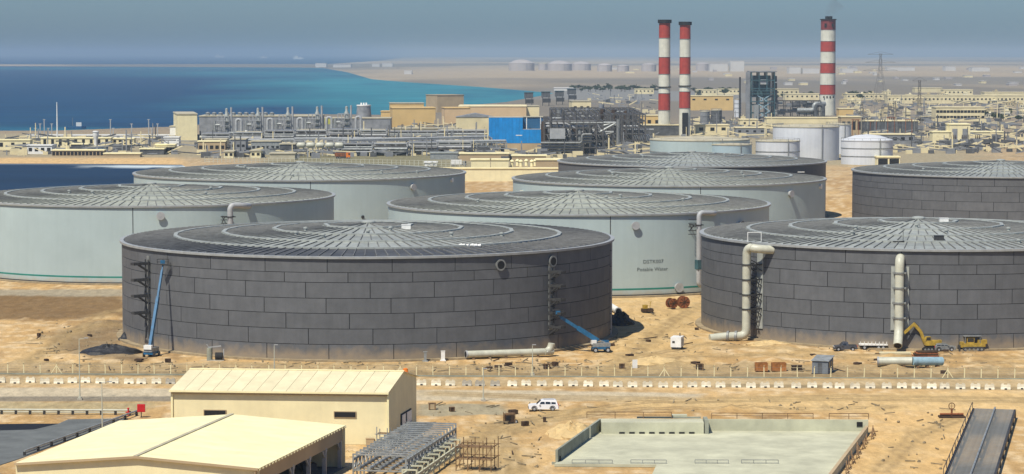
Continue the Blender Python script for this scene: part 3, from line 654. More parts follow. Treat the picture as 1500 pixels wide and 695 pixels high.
for (x0, x1) in ((838, 897), (924, 976), (1018, 1067), (1086, 1140)):
    a, b_ = gp(x0, 683.5), gp(x1, 683.8); rail(ba, a, b_, 0.95, 3, 'steel_grey', 0.04); MB().beam(a+up*0.12, b_+up*0.12, 0.25, 0.2).build('kerb', 'steel_dark', ba, o)
for k in range(9):   # spoil timbers and formwork leaning along the right wall
    p = lpt(bRB, bRF, 0.04 + 0.11*k) + Vector((0.9 + rng.random()*0.5, 0, 0)); a = rng.random()*1.2 - 0.6
    bb = MB().beam((0, 0, 0.1), (0.3+a*0.6, 1.6, 1.3+rng.random()*0.4), 0.16).beam((0.4, 0, 0.1), (0.1, 0.9, 1.1), 0.12).beam((-0.3, 0.4, 0.5), (0.8, 0.5, 0.6), 0.12)
    bb.build('formwork_prop', 'wood', ba, p - bLB)

# --- steel racks under construction, bottom centre and right corner
def portal_rack(label, a, b_, w, h, n, m, legs=True, slat=0):
    a, b_ = Vector(a), Vector(b_); t = thing('pipe_rack', label, 'pipe rack', a); d = (b_-a); L = d.length; d.normalize(); s = Vector((d.y, -d.x, 0)); off = neg(t)
    for q in (-1, 1):
        MB().beam(a+s*q*w/2+up*h, b_+s*q*w/2+up*h, 0.25, 0.35).build('top_chord', m, t, off)
        MB().beam(a+s*q*w/2+up*h*0.45, b_+s*q*w/2+up*h*0.45, 0.2, 0.3).build('bottom_chord', m, t, off)
    for k in range(n+1):
        p = a + d*L*k/n; bb = MB()
        for q in (-1, 1): bb.beam(p+s*q*w/2, p+s*q*w/2+up*(h+0.8), 0.22)
        bb.beam(p-s*w/2+up*(h+0.7), p+s*w/2+up*(h+0.7), 0.2); bb.beam(p-s*w/2+up*h*0.5, p+s*w/2+up*h*0.5, 0.18)
        bb.build('portal_frame', m, t, off)
        if k < n:
            p2 = a + d*L*(k+1)/n; bb = MB()
            for q in (-1, 1): bb.beam(p+s*q*w/2+up*h*0.45, p2+s*q*w/2+up*h, 0.12)
            bb.build('diagonal_brace', m, t, off)
    return t, s, d, L, off
t, s, d, L, off = portal_rack('galvanised steel pipe rack with many portal frames beside the canopy hall', gp(556, 706), gp(632, 656), 7.5, 3.0, 16, 'galv')
for k in range(5):
    q = -0.4 + 0.2*k; a = gp(556, 706) + s*7.5*q; MB().tube([a+up*1.75, a+d*L+up*1.75], 0.22, 8).build('pipe', 'galv' if k % 2 else 'steel_grey', t, off, smooth=40)
t2, s, d, L, off = portal_rack('lower pale steel beam line running beside the galvanised pipe rack', gp(600, 712), gp(664, 666), 2.0, 1.5, 8, 'concrete_green')
def scaffold(label, px, py, nx, ny, nz, bx, by, bz, rz=0.0, m='wood', group=None):
    P = G(px, py); t = thing('scaffold', label, 'scaffold', P, rz, group); r = 0.045
    for i in range(nx+1):
        for j in range(ny+1): MB().beam((i*bx, j*by, 0), (i*bx, j*by, nz*bz+0.5+rng.random()*0.6), r*2.4).build('standard', m, t)
    for k in range(1, nz+1):
        for j in range(ny+1): MB().beam((-0.3, j*by, k*bz), (nx*bx+0.3, j*by, k*bz), r*2).build('ledger', m, t)
        for i in range(nx+1): MB().beam((i*bx, -0.3, k*bz), (i*bx, ny*by+0.3, k*bz), r*2).build('transom', m, t)
        for q in range(3): MB().box((nx*bx/2, by*(0.25+0.25*q), k*bz+0.08), (nx*bx*0.95, by*0.2, 0.06)).build('plank', 'wood', t)
    for i in range(nx): MB().beam((i*bx, -0.05, 0.2), ((i+1)*bx, -0.05, nz*bz), r*1.6).build('brace', m, t)
    return t
scaffold('tall timber scaffold with planks beside the pipe rack end', 668, 690, 3, 2, 2, 1.7, 2.2, 1.7, -R(13))
scaffold('small scaffold frame at the near corner of the warehouse', 552, 668, 2, 1, 2, 1.6, 1.6, 1.6, -R(13), 'galv')
# corner walkway rack, right
ra, rb = gp(1384, 712), gp(1426, 611); t = thing('cable_walkway', 'grey slatted cable walkway in the bottom right corner', 'walkway', ra); d = (rb-ra); L = d.length; d.normalize(); s = Vector((d.y, -d.x, 0)); off = neg(t)
for q in (0, 3.4, 6.6): MB().beam(ra+s*q+up*1.2, rb+s*q+up*1.2, 0.3, 0.5).build('stringer', 'steel_dark', t, off)
ns = 64
sl = MB().box((0, 0, 0), (2.9, 0.34, 0.08)).mesh('slat'); sl.materials.append(M['steel_grey'])
for k in range(ns):
    for q in (1.7, 5.0):
        p = ra + d*L*(k+0.5)/ns + s*q + up*1.42; link('slat', sl, t, p - ra, -math.atan2(d.x, d.y))
for k in range(9):
    p = ra + d*L*k/8
    for q in (0, 3.4, 6.6): MB().beam(p+s*q-up*0.2, p+s*q+up*1.2, 0.3).build('leg', 'steel_dark', t, off)
for k in range(12):
    p = ra + d*L*k/11; MB().beam(p-s*0.2+up*1.4, p-s*0.2+up*2.4, 0.09).build('rail_post', 'steel_dark', t, off)
MB().beam(ra-s*0.2+up*2.4, rb-s*0.2+up*2.4, 0.09).build('handrail', 'steel_dark', t, off)
MB().tube([ra+s*3.4+up*1.62, rb+s*3.4+up*1.62], 0.16, 8).build('cable', 'galv', t, off, smooth=40)
# valve with handwheel on its concrete base
P = G(1394, 612); t = thing('valve_stand', 'brown valve with handwheel on a flat base by the walkway', 'valve', P)
MB().box((0, 0, 0.15), (4.2, 1.6, 0.3)).build('base_plate', 'brown_dark', t); MB().tube([(0, 0, 0.3), (0, 0, 1.5)], 0.16, 8).build('stem', 'rust', t, smooth=40)
w = MB(); w.tube([(0.5*math.cos(a), 0, 1.9+0.5*math.sin(a)) for a in [i*math.pi/8 for i in range(17)]], 0.07, 6, False); w.beam((-0.5, 0, 1.9), (0.5, 0, 1.9), 0.07).beam((0, 0, 1.4), (0, 0, 2.4), 0.07)
w.build('handwheel', 'wood', t, smooth=40); MB().tube([(-1.9, 0, 0.55), (1.9, 0, 0.55)], 0.2, 8).build('pipe', 'rust', t, smooth=40)

# --- wire fence along the tank yard
A0, A1 = gp(-60, 548.0), gp(1560, 556.3); fe = thing('wire_fence', 'post and wire fence in front of the tanks', 'fence', A0); n = 67
pm = MB().box((0, 0, 1.0), (0.16, 0.16, 2.1)).beam((0, 0, 2.0), (0, -0.28, 2.32), 0.09).mesh('post'); pm.materials.append(M['cream_wall'])
sm = MB().beam((0, 0, 1.75), (1.1, 0, 0.05), 0.13).beam((0, 0, 1.75), (-1.1, 0, 0.05), 0.13).mesh('stay'); sm.materials.append(M['cream_wall'])
for k in range(n+1):
    p = lpt(A0, A1, k/n); p.z = float(ground_z(np.array([[p.x, p.y]]))[0]) - 0.05
    po = link('post', pm, fe, p - A0); po.rotation_euler = (random.gauss(0, 0.02), random.gauss(0, 0.02), random.random()*0.1); po.scale.z = 0.94 + 0.12*random.random()
    if k in (6, 17, 27, 43, 60): link('stay', sm, fe, p - A0)
for z in (0.55, 1.0, 1.45, 1.9): MB().beam(A0+up*z, A1+up*z, 0.022).build('wire', 'steel_grey', fe, neg(fe))
MB().beam(A0+up*0.08, A1+up*0.08, 0.25, 0.28).build('kerb', 'concrete_shade', fe, neg(fe))
# --- concrete road barriers
bm = MB(); bm.extrude_x([(-0.34, 0), (0.34, 0), (0.34, 0.12), (0.16, 0.42), (0.12, 0.86), (-0.12, 0.86), (-0.16, 0.42), (-0.34, 0.12)], -0.85, 0.85)
bm.box((-0.5, 0, 0.95), (0.42, 0.22, 0.2)).box((0.5, 0, 0.95), (0.42, 0.22, 0.2)); bme = bm.mesh('barrier'); bme.materials.append(mat('barrier_white', (0.72, 0.66, 0.50), 0.8, var=0.16, scale=0.9, rnd=0.10))
bme2 = bme.copy(); bme2.materials.clear(); bme2.materials.append(M['concrete'])
nm = MB().box((0, -0.27, 0.16), (0.42, 0.32, 0.24)).mesh('fork_slot'); nm.materials.append(M['steel_dark'])
_un = 'first second third fourth fifth sixth seventh eighth ninth tenth eleventh twelfth thirteenth fourteenth fifteenth sixteenth seventeenth eighteenth nineteenth'.split()
_te = {2: 'twenty', 3: 'thirty', 4: 'forty'}; _tt = {20: 'twentieth', 30: 'thirtieth', 40: 'fortieth'}
def ordw(n): return _un[n-1] if n < 20 else _tt[n] if n % 10 == 0 else _te[n//10] + '-' + _un[n % 10 - 1]
px = -18.0; k = 0; seq = []
while px < 1520: seq.append(px); px += 21.6 + random.gauss(0, 1.5); k += 1
nleft = [x for x in seq if x < 268]; nright = [x for x in seq if x > 608]
for x in seq:
    if 262 < x < 606: continue
    dull = 668 < x < 735 or 236 < x < 258
    P = G(x, 561.2 + (x-50)*0.0064 + random.gauss(0, 0.45), -0.03)
    br_ = thing('road_barrier', '', 'barrier', P, R(random.gauss(0, 6)), 'concrete barriers along the road')
    br_['label'] = ('dull bare ' if dull else 'whitish ') + 'concrete road barrier, ' + ((ordw(nleft.index(x)+1) + ' from the left edge') if x < 268 else ordw(nright.index(x)+1) + ' rightwards from the warehouse gable')
    link('barrier_body', bme2 if dull else bme, br_); link('fork_slot', nm, br_)
# --- lamp posts
def lamp(label, px, py, ytop, arm=1.2):
    P = G(px, py); h = (py-ytop)/ppm(P); t = thing('lamp_post', label, 'lamp post', P, 0, 'slim lamp posts')
    MB().lathe([(0.30, -0.1), (0.30, 0.5), (0.12, 0.55), (0.06, h)], 8).build('pole', 'pipe_cream', t, smooth=40)
    MB().box((0, 0, 0.15), (0.8, 0.8, 0.3)).build('base', 'concrete', t)
    MB().beam((0, 0, h-0.05), (arm, 0, h+0.15), 0.08).build('arm', 'pipe_cream', t); MB().box((arm, 0, h+0.13), (0.7, 0.25, 0.12)).build('lantern', 'pipe_grey', t)
lamp('tall slim lamp post by the grey road at far left', 117, 586, 496); lamp('slim lamp post standing beside the canopy hall roof', 150, 632, 560)
lamp('slim pale post in front of the dark tank, left of centre', 402, 549, 506, 0.3); lamp('thin post on the road verge between warehouse and parked car', 708, 588, 541, 0.3)
lamp('thin post by the fence under the cream lying pipe', 780, 550, 506, 0.3)
# --- red cabinet and hydrant, pond rails
P = G(207, 612); t = thing('fire_cabinet', 'bright red cabinet on a post beside the grey pond', 'cabinet', P)
MB().beam((0, 0, -0.1), (0, 0, 1.0), 0.14).build('post', 'steel_dark', t); MB().box((0, 0, 1.55), (1.25, 0.5, 1.25)).build('box', 'red', t); MB().box((0, -0.26, 1.55), (1.0, 0.03, 1.0)).build('door', 'red', t)
P = G(188, 609); t = thing('fire_hydrant', 'red hydrant with side arm left of the red cabinet', 'hydrant', P)
MB().tube([(0, 0, -0.1), (0, 0, 1.1)], 0.14, 8).build('body', 'red', t, smooth=40); MB().tube([(-0.45, 0, 0.55), (0.2, 0, 0.55)], 0.1, 8).build('outlet', 'red', t, smooth=40); MB().lathe([(0.2, 1.1), (0.2, 1.2), (0.05, 1.3)], 8).build('cap', 'red', t, smooth=40)
pd = thing('lined_pond', 'dark grey lined pond at the lower left edge', 'pond', gp(60, 640)); o = neg(pd)
pq = [gp(-90, 712), gp(30, 672), gp(188, 613.5), gp(100, 615), gp(84, 622), gp(-90, 634)]
quadslab(MB(), [p + up*0.06 for p in pq], 0.5).build('lining', 'lining_grey', pd, o)
quadslab(MB(), [p + up*0.075 for p in (gp(-90, 634), gp(50, 630), gp(86, 621.5), gp(50, 621.5), gp(-90, 623))], 0.4).build('pit_shadow', 'black', pd, o)  # black sheet laid over the lining, painting the shadow in the pit
for (a, b_, n, lab) in ((gp(-60, 606.5), gp(190, 608), 12, 'pale pipe rail along the far side of the pond'), (gp(36, 668), gp(200, 609), 9, 'grey pipe rail running beside the pond towards the red cabinet')):
    t = thing('pipe_rail', lab, 'rail', a, 0, 'pipe rails at the pond'); MB().tube([a+up*0.75, b_+up*0.75], 0.16, 8).build('pipe', 'pipe_cream' if n == 12 else 'galv', t, neg(t), smooth=40)
    MB().tube([a+up*0.38, b_+up*0.38], 0.1, 8).build('pipe', 'pipe_cream' if n == 12 else 'galv', t, neg(t), smooth=40)
    for k in range(n+1):
        p = lpt(a, b_, k/n); MB().box((0, 0, 0.25), (0.4, 0.4, 0.7), rz=0.3).build('support', 'steel_dark', t, p - a)
# ------------------------------------------------------------------ tank pipework and supports
def polar(key, a, r, z):
    cx, cy, Rr = TANKS[key]; return Vector((cx + (Rr+r)*math.cos(a), cy + (Rr+r)*math.sin(a), z))
def yz(px, py, key, out=0.0):
    """height on a tank wall seen at a pixel"""
    z = 10
    for _ in range(4):
        a, p = on_shell(key, px, z, out); Y = p.y + TANKS[key][1]; z = at(px, py, Y).z
    return a, z
def support(label, key, px, ys, out=3.0, m='steel_dark', zbot=3.0, plate=True):
    a, z0 = yz(px, ys[0], key); P = polar(key, a, 0, 0); t = thing('pipe_support', label, 'pipe support', P, 0, 'steel pipe supports on the tank walls'); o = neg(t)
    er = Vector((math.cos(a), math.sin(a), 0)); et = Vector((-math.sin(a), math.cos(a), 0))
    if plate: MB().box((0, 0, 0), (0.14, 1.1, z0-zbot+2.2), rz=a).build('backing_plate', 'steel_grey', t, er*0.12 + up*((z0+zbot)/2+0.4))
    for y in ys:
        _, z = yz(px, y, key); b = MB()
        for s in (-0.55, 0.55):
            q = P + et*s + up*z; b.beam(q, q+er*out, 0.30, 0.5); b.beam(q-up*1.7, q+er*out*0.7-up*0.1, 0.2)
        b.beam(P+er*out*0.55+et*-0.6+up*z, P+er*out*0.55+et*0.6+up*z, 0.2); b.beam(P+er*out+et*-0.75+up*z, P+er*out+et*0.75+up*z, 0.18, 0.5)
        b.beam(P-up*1.6+up*z-et*0.55+er*0.1, P-up*1.6+up*z+et*0.55+er*0.1, 0.2)
        b.build('bracket', m, t, o)
    for s in (-0.6, 0.6): MB().beam(P+er*0.45+et*s+up*zbot, P+er*0.45+et*s+up*(z0+0.8), 0.24).build('upright', m, t, o)
    return t
support('black bracket tower on the left flank of the front dark tank', 'A', 218, (386, 409.6, 433, 457.5), 3.6, zbot=2.0)
support('black bracket tower on the right flank of the front dark tank', 'A', 806, (398, 418, 438, 458, 478), 3.4, zbot=5.0)
def riser(label, key, px, ytop, pxin, r, out, m, ybrk=(), bottom=None, name='riser_pipe', zb=None):
    """stand-pipe up the wall and over into it"""
    a, zt = yz(px, ytop, key, out); ai, _ = on_shell(key, pxin, zt); P = polar(key, a, out, 0); t = thing(name, label, 'pipe', P, 0, 'stand pipes on the tanks'); o = neg(t)
    z0 = 0.9 if zb is None else zb; top = polar(key, a, out, zt)
    pin = polar(key, ai, -0.3, zt-0.55); mid = polar(key, a*0.42+ai*0.58, out*0.95, zt-0.25)
    pts = ([Vector(q) for q in bottom] if bottom else []) + [polar(key, a, out, z0), top, mid, pin]
    MB().tube(path(pts, min(1.6, r*2.0), 6), r, 18).build('pipe', m, t, o, smooth=50)
    for y in ybrk:
        _, z = yz(px, y, key, out); er = Vector((math.cos(a), math.sin(a), 0)); et = Vector((-math.sin(a), math.cos(a), 0)); q = polar(key, a, out, z)
        b = MB(); b.tube([q-up*0.14, q+up*0.14], r*1.16, 16)
        for s in (-1, 1): b.beam(q+et*s*r*1.5, q+et*s*r*1.5-er*(out+0.1), 0.22, 0.34); b.beam(q+et*s*r*1.5-er*(out)-up*1.5, q+et*s*r*1.5-er*0.7, 0.16)
        b.beam(q-et*r*1.8+er*r*0.6, q+et*r*1.8+er*r*0.6, 0.2); b.build('clamp_bracket', 'steel_dark', t, o)
    return t, a, P
tg, a, P = riser('tall cream stand pipe bending into the right dark tank wall', 'G', 1094, 362, 1131, 0.88, 3.2, 'pipe_cream', (388, 410, 432, 453), bottom=[polar('G', yz(1094, 362, 'G', 3.2)[0], 3.2, 1.05) + Vector((-7.6, -1.6, -0.35)), polar('G', yz(1094, 362, 'G', 3.2)[0], 3.2, 1.05) + Vector((-4.0, -0.8, 0.0))], zb=1.05)
for (x, y) in ((1080, 491), (1071, 492)):
    q = polar('G', a, 3.2, 1.05) + (Vector((-2.1, -0.42, 0)) if x == 1080 else Vector((-3.8, -0.76, 0))); MB().tube([q+Vector((-0.22, 0.06, 0)), q+Vector((0.22, -0.06, 0))], 1.15, 16).build('flange', 'steel_grey', tg, neg(tg), smooth=40)
ap, zz = yz(1114, 420, 'G'); MB().box((0, 0, 0), (0.16, 1.7, 15.5), rz=ap).build('backing_plate', 'kerb_metal', tg, polar('G', ap, 0.12, 10.2) - P)
bb = MB()
for k in range(9):
    z = 4 + 1.5*k; q = polar('G', ap, 0.3, z); et = Vector((-math.sin(ap), math.cos(ap), 0)); er = Vector((math.cos(ap), math.sin(ap), 0)); bb.beam(q-et*1.0, q+et*0.6+er*1.4, 0.16); bb.beam(q-et*1.0, q-et*1.0+er*1.5+up*0.6, 0.14)
bb.build('anchor_brackets', 'steel_dark', tg, neg(tg))
# rail above the stand pipe at the roof edge
ar, _ = on_shell('G', 1105, TH); rp = thing('roof_railing', 'short white railing on the roof edge above the cream pipe', 'railing', polar('G', ar, -0.3, TH+0.1))
MB().beam((-1.6, 0, 0), (-1.6, 0, 2.1), 0.14).beam((-1.6, 0, 2.05), (1.2, 0.3, 2.05), 0.14).beam((1.2, 0.3, 0), (1.2, 0.3, 2.05), 0.12).build('rail', 'white_paint', rp); MB().box((0, 0, 0.05), (3.4, 0.6, 0.1)).build('foot_plate', 'kerb_metal', rp)
# central pipe of the right tank, open at its foot
a, zt = yz(1318, 380, 'G', 1.5); Pc = polar('G', a, 1.6, 0); t = thing('riser_pipe', 'straight cream pipe up the middle of the right dark tank, open foot', 'pipe', Pc, 0, 'stand pipes on the tanks'); o = neg(t)
er = Vector((math.cos(a), math.sin(a), 0)); et = Vector((-math.sin(a), math.cos(a), 0))
MB().tube(path([polar('G', a, 4.2, 1.3), polar('G', a, 1.6, 3.9), polar('G', a, 1.6, zt), polar('G', a, -0.4, zt+0.1)], 1.5, 6), 0.92, 20).build('pipe', 'pipe_cream', t, o, smooth=50)
d_ = (polar('G', a, 4.2, 1.3) - polar('G', a, 1.6, 3.9)).normalized(); q = polar('G', a, 4.2, 1.3); MB().tube([q+d_*0.002, q+d_*0.02], 0.76, 20).build('bore', 'black', t, o)
for s in (-1.35, 1.35): MB().box((0, 0, 0), (0.12, 0.85, 12.8), rz=a).build('backing_plate', 'kerb_metal', t, polar('G', a, 0.1, 10.3) + et*s - Pc)
for y in (400, 422, 444, 466):
    _, z = yz(1318, y, 'G', 1.5); q = polar('G', a, 1.6, z); b = MB().tube([q-up*0.16, q+up*0.16], 1.08, 18); b.beam(q-et*1.35+er*0.3, q+et*1.35+er*0.3, 0.3, 0.36)
    for s in (-1.2, 1.2): b.beam(q+et*s, q+et*s-er*1.5, 0.3)
    b.build('clamp_bracket', 'steel_grey', t, o)
tc_, a, P = riser('pale grey pipe climbing the right side of the lettered tank', 'C', 1024, 312, 1048, 0.62, 2.6, 'pipe_grey', (330,), bottom=[polar('C', on_shell('C', 1034, 3)[0], 0.5, 2.3), polar('C', on_shell('C', 1026, 3)[0], 2.4, 2.4)], zb=2.4)
MB().box((0, 0, 0), (1.3, 1.5, 2.3), rz=a).build('valve_box', 'teal_steel', tc_, up*7.6)
for k in range(5): MB().beam((-2.6, -0.3, 15.0+0.9*k), (-0.6, 0.1, 15.0+0.9*k), 0.18).build('rung', 'steel_dark', tc_)
tb_, a, P = riser('pale grey pipe looping over the rim of the left pale tank', 'B', 337, 301, 366, 0.75, 2.6, 'pipe_grey', (318,), zb=2.0)
for k in range(5): MB().beam((-2.4, -0.3, 13.6+0.9*k), (-0.6, 0.1, 13.6+0.9*k), 0.18).build('rung', 'steel_dark', tb_)
# small nozzle on the far side visible over the right tank's roof, and gooseneck on tank E
hb = manhole(tC, 'C', 1084, 16.2, 0.95, 0.8, 'shell_dark', True)
a, p = on_shell('E', 1172, 17.0); t = thing('gooseneck_pipe', 'short white gooseneck on the far dark tank wall', 'pipe', polar('E', a, 0, 15)); er = Vector((math.cos(a), math.sin(a), 0))
MB().tube(path([er*-0.2, er*2.6, er*4.4+Vector((1.5, 0, -2.2))], 1.2), 0.75, 12).build('pipe', 'white_paint', t, smooth=50); MB().beam((-1.8, -1, -0.5), (-1.8, -1, 2.6), 0.25).beam((-1.8, -1, 2.5), (1.4, -1, 2.5), 0.25).build('frame', 'white_paint', t)
a, p = on_shell('D', 764, 17.0); t = thing('gooseneck_pipe', 'pale gooseneck at the left shoulder of the second row tank', 'pipe', polar('D', a, 0, 16.2)); MB().tube(path([(0.4, 0, 0), (-0.4, -3.0, 0.2), (2.5, -4.2, -1.8)], 1.2), 0.8, 12).build('pipe', 'pipe_cream', t, smooth=50); MB().box((0.2, -0.6, 0), (1.9, 0.2, 1.9)).build('flange', 'pipe_grey', t)
# conduit and drain pipe at the right edge of the front tank
a, _ = on_shell('A', 893.5, 10); t = thing('drain_pipe', 'thin grey drain pipe down the right edge of the front tank', 'pipe', polar('A', a, 0.25, 0)); MB().tube([(0, 0, 0.0), (0, 0, 19.6)], 0.12, 8).build('pipe', 'pipe_grey', t, smooth=40)
for k in range(6): MB().box((-0.12, 0.05, 1.5+3.3*k), (0.4, 0.3, 0.16)).build('clip', 'steel_dark', t)
# roof clutter on the front tank and the right tank
for (key, px, q, lab) in (('A', 594, 0.24, 'white box on the top ring of the front tank roof'), ('A', 690, 0.80, 'white sacks heaped on the front tank roof, right'), ('G', 1373, 0.72, 'dark tool crate on the right tank roof'), ('G', 1318, 0.80, 'low frame lying on the right tank roof'), ('G', 1385, 0.15, 'white box on the top ring of the right tank roof')):
    cx, cy, Rr = TANKS[key]; a = -math.pi/2 + math.asin(max(-0.95, min(0.95, ((px-750)/F*(cy-Rr*q*0.9) - cx)/(Rr*q)))); P = Vector((cx+Rr*q*math.cos(a), cy+Rr*q*math.sin(a), roof_z(q)+0.08))
    b = MB()
    if 'sacks' in lab:
        for k in range(6): b.tube([(k*0.75-2.5, 0.3*math.sin(k), 0.22), (k*0.75-1.9, 0.3*math.cos(k*2), 0.25)], [0.25, 0.34], 8)
    elif 'frame' in lab: b.beam((-1.6, 0, 0.15), (1.6, 0.4, 0.15), 0.2).beam((-1.6, 1.4, 0.15), (1.6, 1.2, 0.15), 0.2).beam((-1, 0, 0.15), (-1.3, 1.4, 0.15), 0.2).beam((0.5, 0, 0), (0.5, 0, 2.2), 0.1)
    else: b.box((0, 0, 0.45), (1.9, 1.2, 0.9)).box((0, 0, 0.93), (2.0, 1.3, 0.1)).box((-0.8, 0, 0.03), (0.2, 1.2, 0.1))
    tag(b.build('roof_sacks' if 'sacks' in lab else 'roof_frame' if 'frame' in lab else 'roof_box', 'steel_dark' if ('crate' in lab or 'frame' in lab) else 'white_paint', None, P), lab, 'sacks' if 'sacks' in lab else 'frame' if 'frame' in lab else 'box')
# --- lying pipes
def lying(label, pts, r, m, end_up=None, bore=True, name='lying_pipe', split=None):
    t = thing(name, label, 'pipe', pts[0]); o = neg(t); MB().tube(path(pts, r*2.2, 6), r, 18).build('pipe', m, t, o, smooth=50)
    d = (Vector(pts[0])-Vector(pts[1])).normalized(); q = Vector(pts[0])
    MB().tube([q-d*0.3, q+d*0.001], r*1.12, 18).build('collar', 'pipe_grey', t, o, smooth=40); MB().tube([q+d*0.004, q+d*0.02], r*0.86, 18).build('bore', 'black', t, o)
    n = max(2, int((Vector(pts[1])-Vector(pts[0])).length/3.2))
    for k in range(n):
        p = lpt(pts[0], pts[1], (k+0.5)/n); MB().box((p.x, p.y, p.z-r-0.12), (0.5, r*2.2, 0.34)).build('timber_block', 'wood', t, o)
    return t
lying('long cream pipe with upturned elbow lying before the front tank', [G(682, 527, 1.0), G(800, 523, 1.0), G(806, 522.6, 1.0), G(808, 522.6, 2.6)], 0.68, 'pipe_cream')
t = lying('pipe on blocks by the fence, cream with pale blue right half', [G(1285, 538, 1.1), G(1336, 538, 1.1)], 0.80, 'pipe_cream'); P0 = G(1336.3, 538, 1.1); P1 = G(1380, 538, 1.1)
MB().tube([P0, P1], 0.82, 18).build('blue_length', mat('pipe_blue', (0.30, 0.45, 0.52), 0.5, var=0.2, scale=0.6), t, neg(t), smooth=50)
for k in range(3):
    p = lpt(P0, P1, (k+0.5)/3); MB().box((p.x, p.y, p.z-0.95), (0.5, 1.8, 0.34)).build('timber_block', 'wood', t, neg(t))
lying('short white elbow pipe stub near the foot of the right tank', [G(1200, 502, 0.75), G(1201, 499, 0.8), G(1210, 497, 0.9)], 0.62, 'white_paint')
lying('white pipe end poking from behind the front tank', [G(906, 462, 0.9), G(895, 455, 0.9)], 0.75, 'white_paint')

# ------------------------------------------------------------------ machines
def wheel(par, p, r, w, axis='y'):
    x = Vector((0, 1, 0)) if axis == 'y' else Vector((1, 0, 0)); p = Vector(p)
    t = MB().tube([p-x*w/2, p-x*w/2*0.7, p+x*w/2*0.7, p+x*w/2], [r*0.9, r, r, r*0.9], 16).build('tyre', 'rubber', par, smooth=35)
    MB().tube([p-x*(w/2+0.015), p+x*(w/2+0.015)], r*0.55, 12).build('rim', 'pipe_grey', t, smooth=35); return t
def basket(par, c, o):
    b = MB(); w, d, h = 2.2, 1.0, 1.1; c = Vector(c)
    b.box(c+up*0.05, (w, d, 0.1))
    for z in (0.55, h):
        b.beam(c+Vector((-w/2, -d/2, z)), c+Vector((w/2, -d/2, z)), 0.07).beam(c+Vector((-w/2, d/2, z)), c+Vector((w/2, d/2, z)), 0.07).beam(c+Vector((-w/2, -d/2, z)), c+Vector((-w/2, d/2, z)), 0.07).beam(c+Vector((w/2, -d/2, z)), c+Vector((w/2, d/2, z)), 0.07)
    for sx in (-1, 0, 1):
        for sy in (-1, 1): b.beam(c+Vector((sx*w/2, sy*d/2, 0)), c+Vector((sx*w/2, sy*d/2, h)), 0.07)
    k = b.build('basket', 'steel_dark', par, o); MB().box(c+Vector((0, -d/2-0.04, 0.6)), (0.9, 0.05, 0.7)).build('control_panel', 'blue_machine', k, (0, 0, 0)); return k
def boom_lift(label, px, py, tip, rz=0.0, elbow=0.55, th=1.0):
    P = G(px, py); t = thing('boom_lift', label, 'boom lift', P, 0, 'blue boom lifts'); m = Matrix.Rotation(rz, 3, 'Z')
    ch = MB().box((0, 0, 0.85), (3.4, 1.9, 0.5), rz=rz).build('chassis', 'blue_machine', t)
    for sx in (-1.25, 1.25):
        for sy in (-1.05, 1.05): wheel(t, m @ Vector((sx, sy, 0.5)), 0.52, 0.42) if abs(rz) < 0.4 else wheel(t, m @ Vector((sx, sy, 0.5)), 0.52, 0.42, 'x')
    MB().box((0, 0, 1.5), (3.6, 1.7, 0.75), rz=rz).build('turntable', 'galv', t); MB().box(m @ Vector((-1.5, 0, 2.05)), (1.0, 1.6, 0.8), rz=rz).build('counterweight', 'white_paint', t)
    MB().box(m @ Vector((1.0, 0.5, 2.0)), (1.4, 0.6, 0.6), rz=rz).build('engine_cover', 'blue_machine', t)
    root = m @ Vector((-0.6, 0, 2.3)); tip = Vector(tip) - P; mid = lpt(root, tip, elbow)
    MB().beam(root, mid, 0.75*th, 0.95*th).build('main_boom', 'blue_machine', t); MB().beam(lpt(root, tip, elbow-0.05), lpt(root, tip, 0.93), 0.52*th, 0.62*th).build('telescope_boom', 'blue_machine', t)
    MB().beam(m @ Vector((0.9, 0, 1.9)), lpt(root, tip, 0.22)-up*0.25, 0.22).build('lift_cylinder', 'galv', t)
    MB().beam(lpt(root, tip, 0.92), tip, 0.22).build('jib', 'blue_machine', t); basket(t, tip, (0, 0, 0)); return t
al, zl = yz(240, 388, 'A', 1.4)
boom_lift('blue boom lift raised nearly upright at the left of the front tank', 222, 523, polar('A', al, 1.6, zl), R(75), 0.6, 0.72)
ar2, zr2 = yz(815, 462, 'A', 1.8)
boom_lift('blue boom lift reaching low and left at the right of the front tank', 880, 516, polar('A', ar2, 2.2, zr2), R(10), 0.5)
def tracks(t, L, w, g, h, m='rubber'):
    for s in (-1, 1):
        pr = [(-L/2+h/2, 0), (L/2-h/2, 0), (L/2, h*0.35), (L/2, h*0.65), (L/2-h/2, h), (-L/2+h/2, h), (-L/2, h*0.65), (-L/2, h*0.35)]
        k = MB().extrude_y(pr, s*g/2-w/2, s*g/2+w/2).build('track', m, t)
        for q in range(5): MB().tube([(-L/2+h*0.6+q*(L-1.2*h)/4, s*g/2-w/2-0.03, h*0.42), (-L/2+h*0.6+q*(L-1.2*h)/4, s*g/2+w/2+0.03, h*0.42)], h*0.26, 8).build('roller', 'steel_grey', k)
P = G(1362, 514); t = thing('excavator', 'yellow excavator with arched arm over the pipe foot', 'excavator', P, R(188)); tracks(t, 3.8, 0.55, 2.2, 0.9)
MB().lathe([(0.9, 0.85), (0.9, 1.1)], 16).build('slew_ring', 'steel_dark', t); MB().box((-0.5, 0, 1.65), (3.2, 2.3, 1.0)).box((-1.8, 0, 1.75), (0.6, 2.2, 0.9)).build('house', 'yellow_machine', t)
cb = MB().extrude_y([(0.1, 1.2), (1.3, 1.2), (1.3, 2.0), (1.0, 2.9), (0.1, 2.9)], 0.15, 1.1).build('cab', 'yellow_machine', t)
MB().extrude_y([(0.2, 1.95), (1.2, 1.95), (0.95, 2.8), (0.2, 2.8)], 0.12, 1.13).build('window', 'glass_dark', cb)
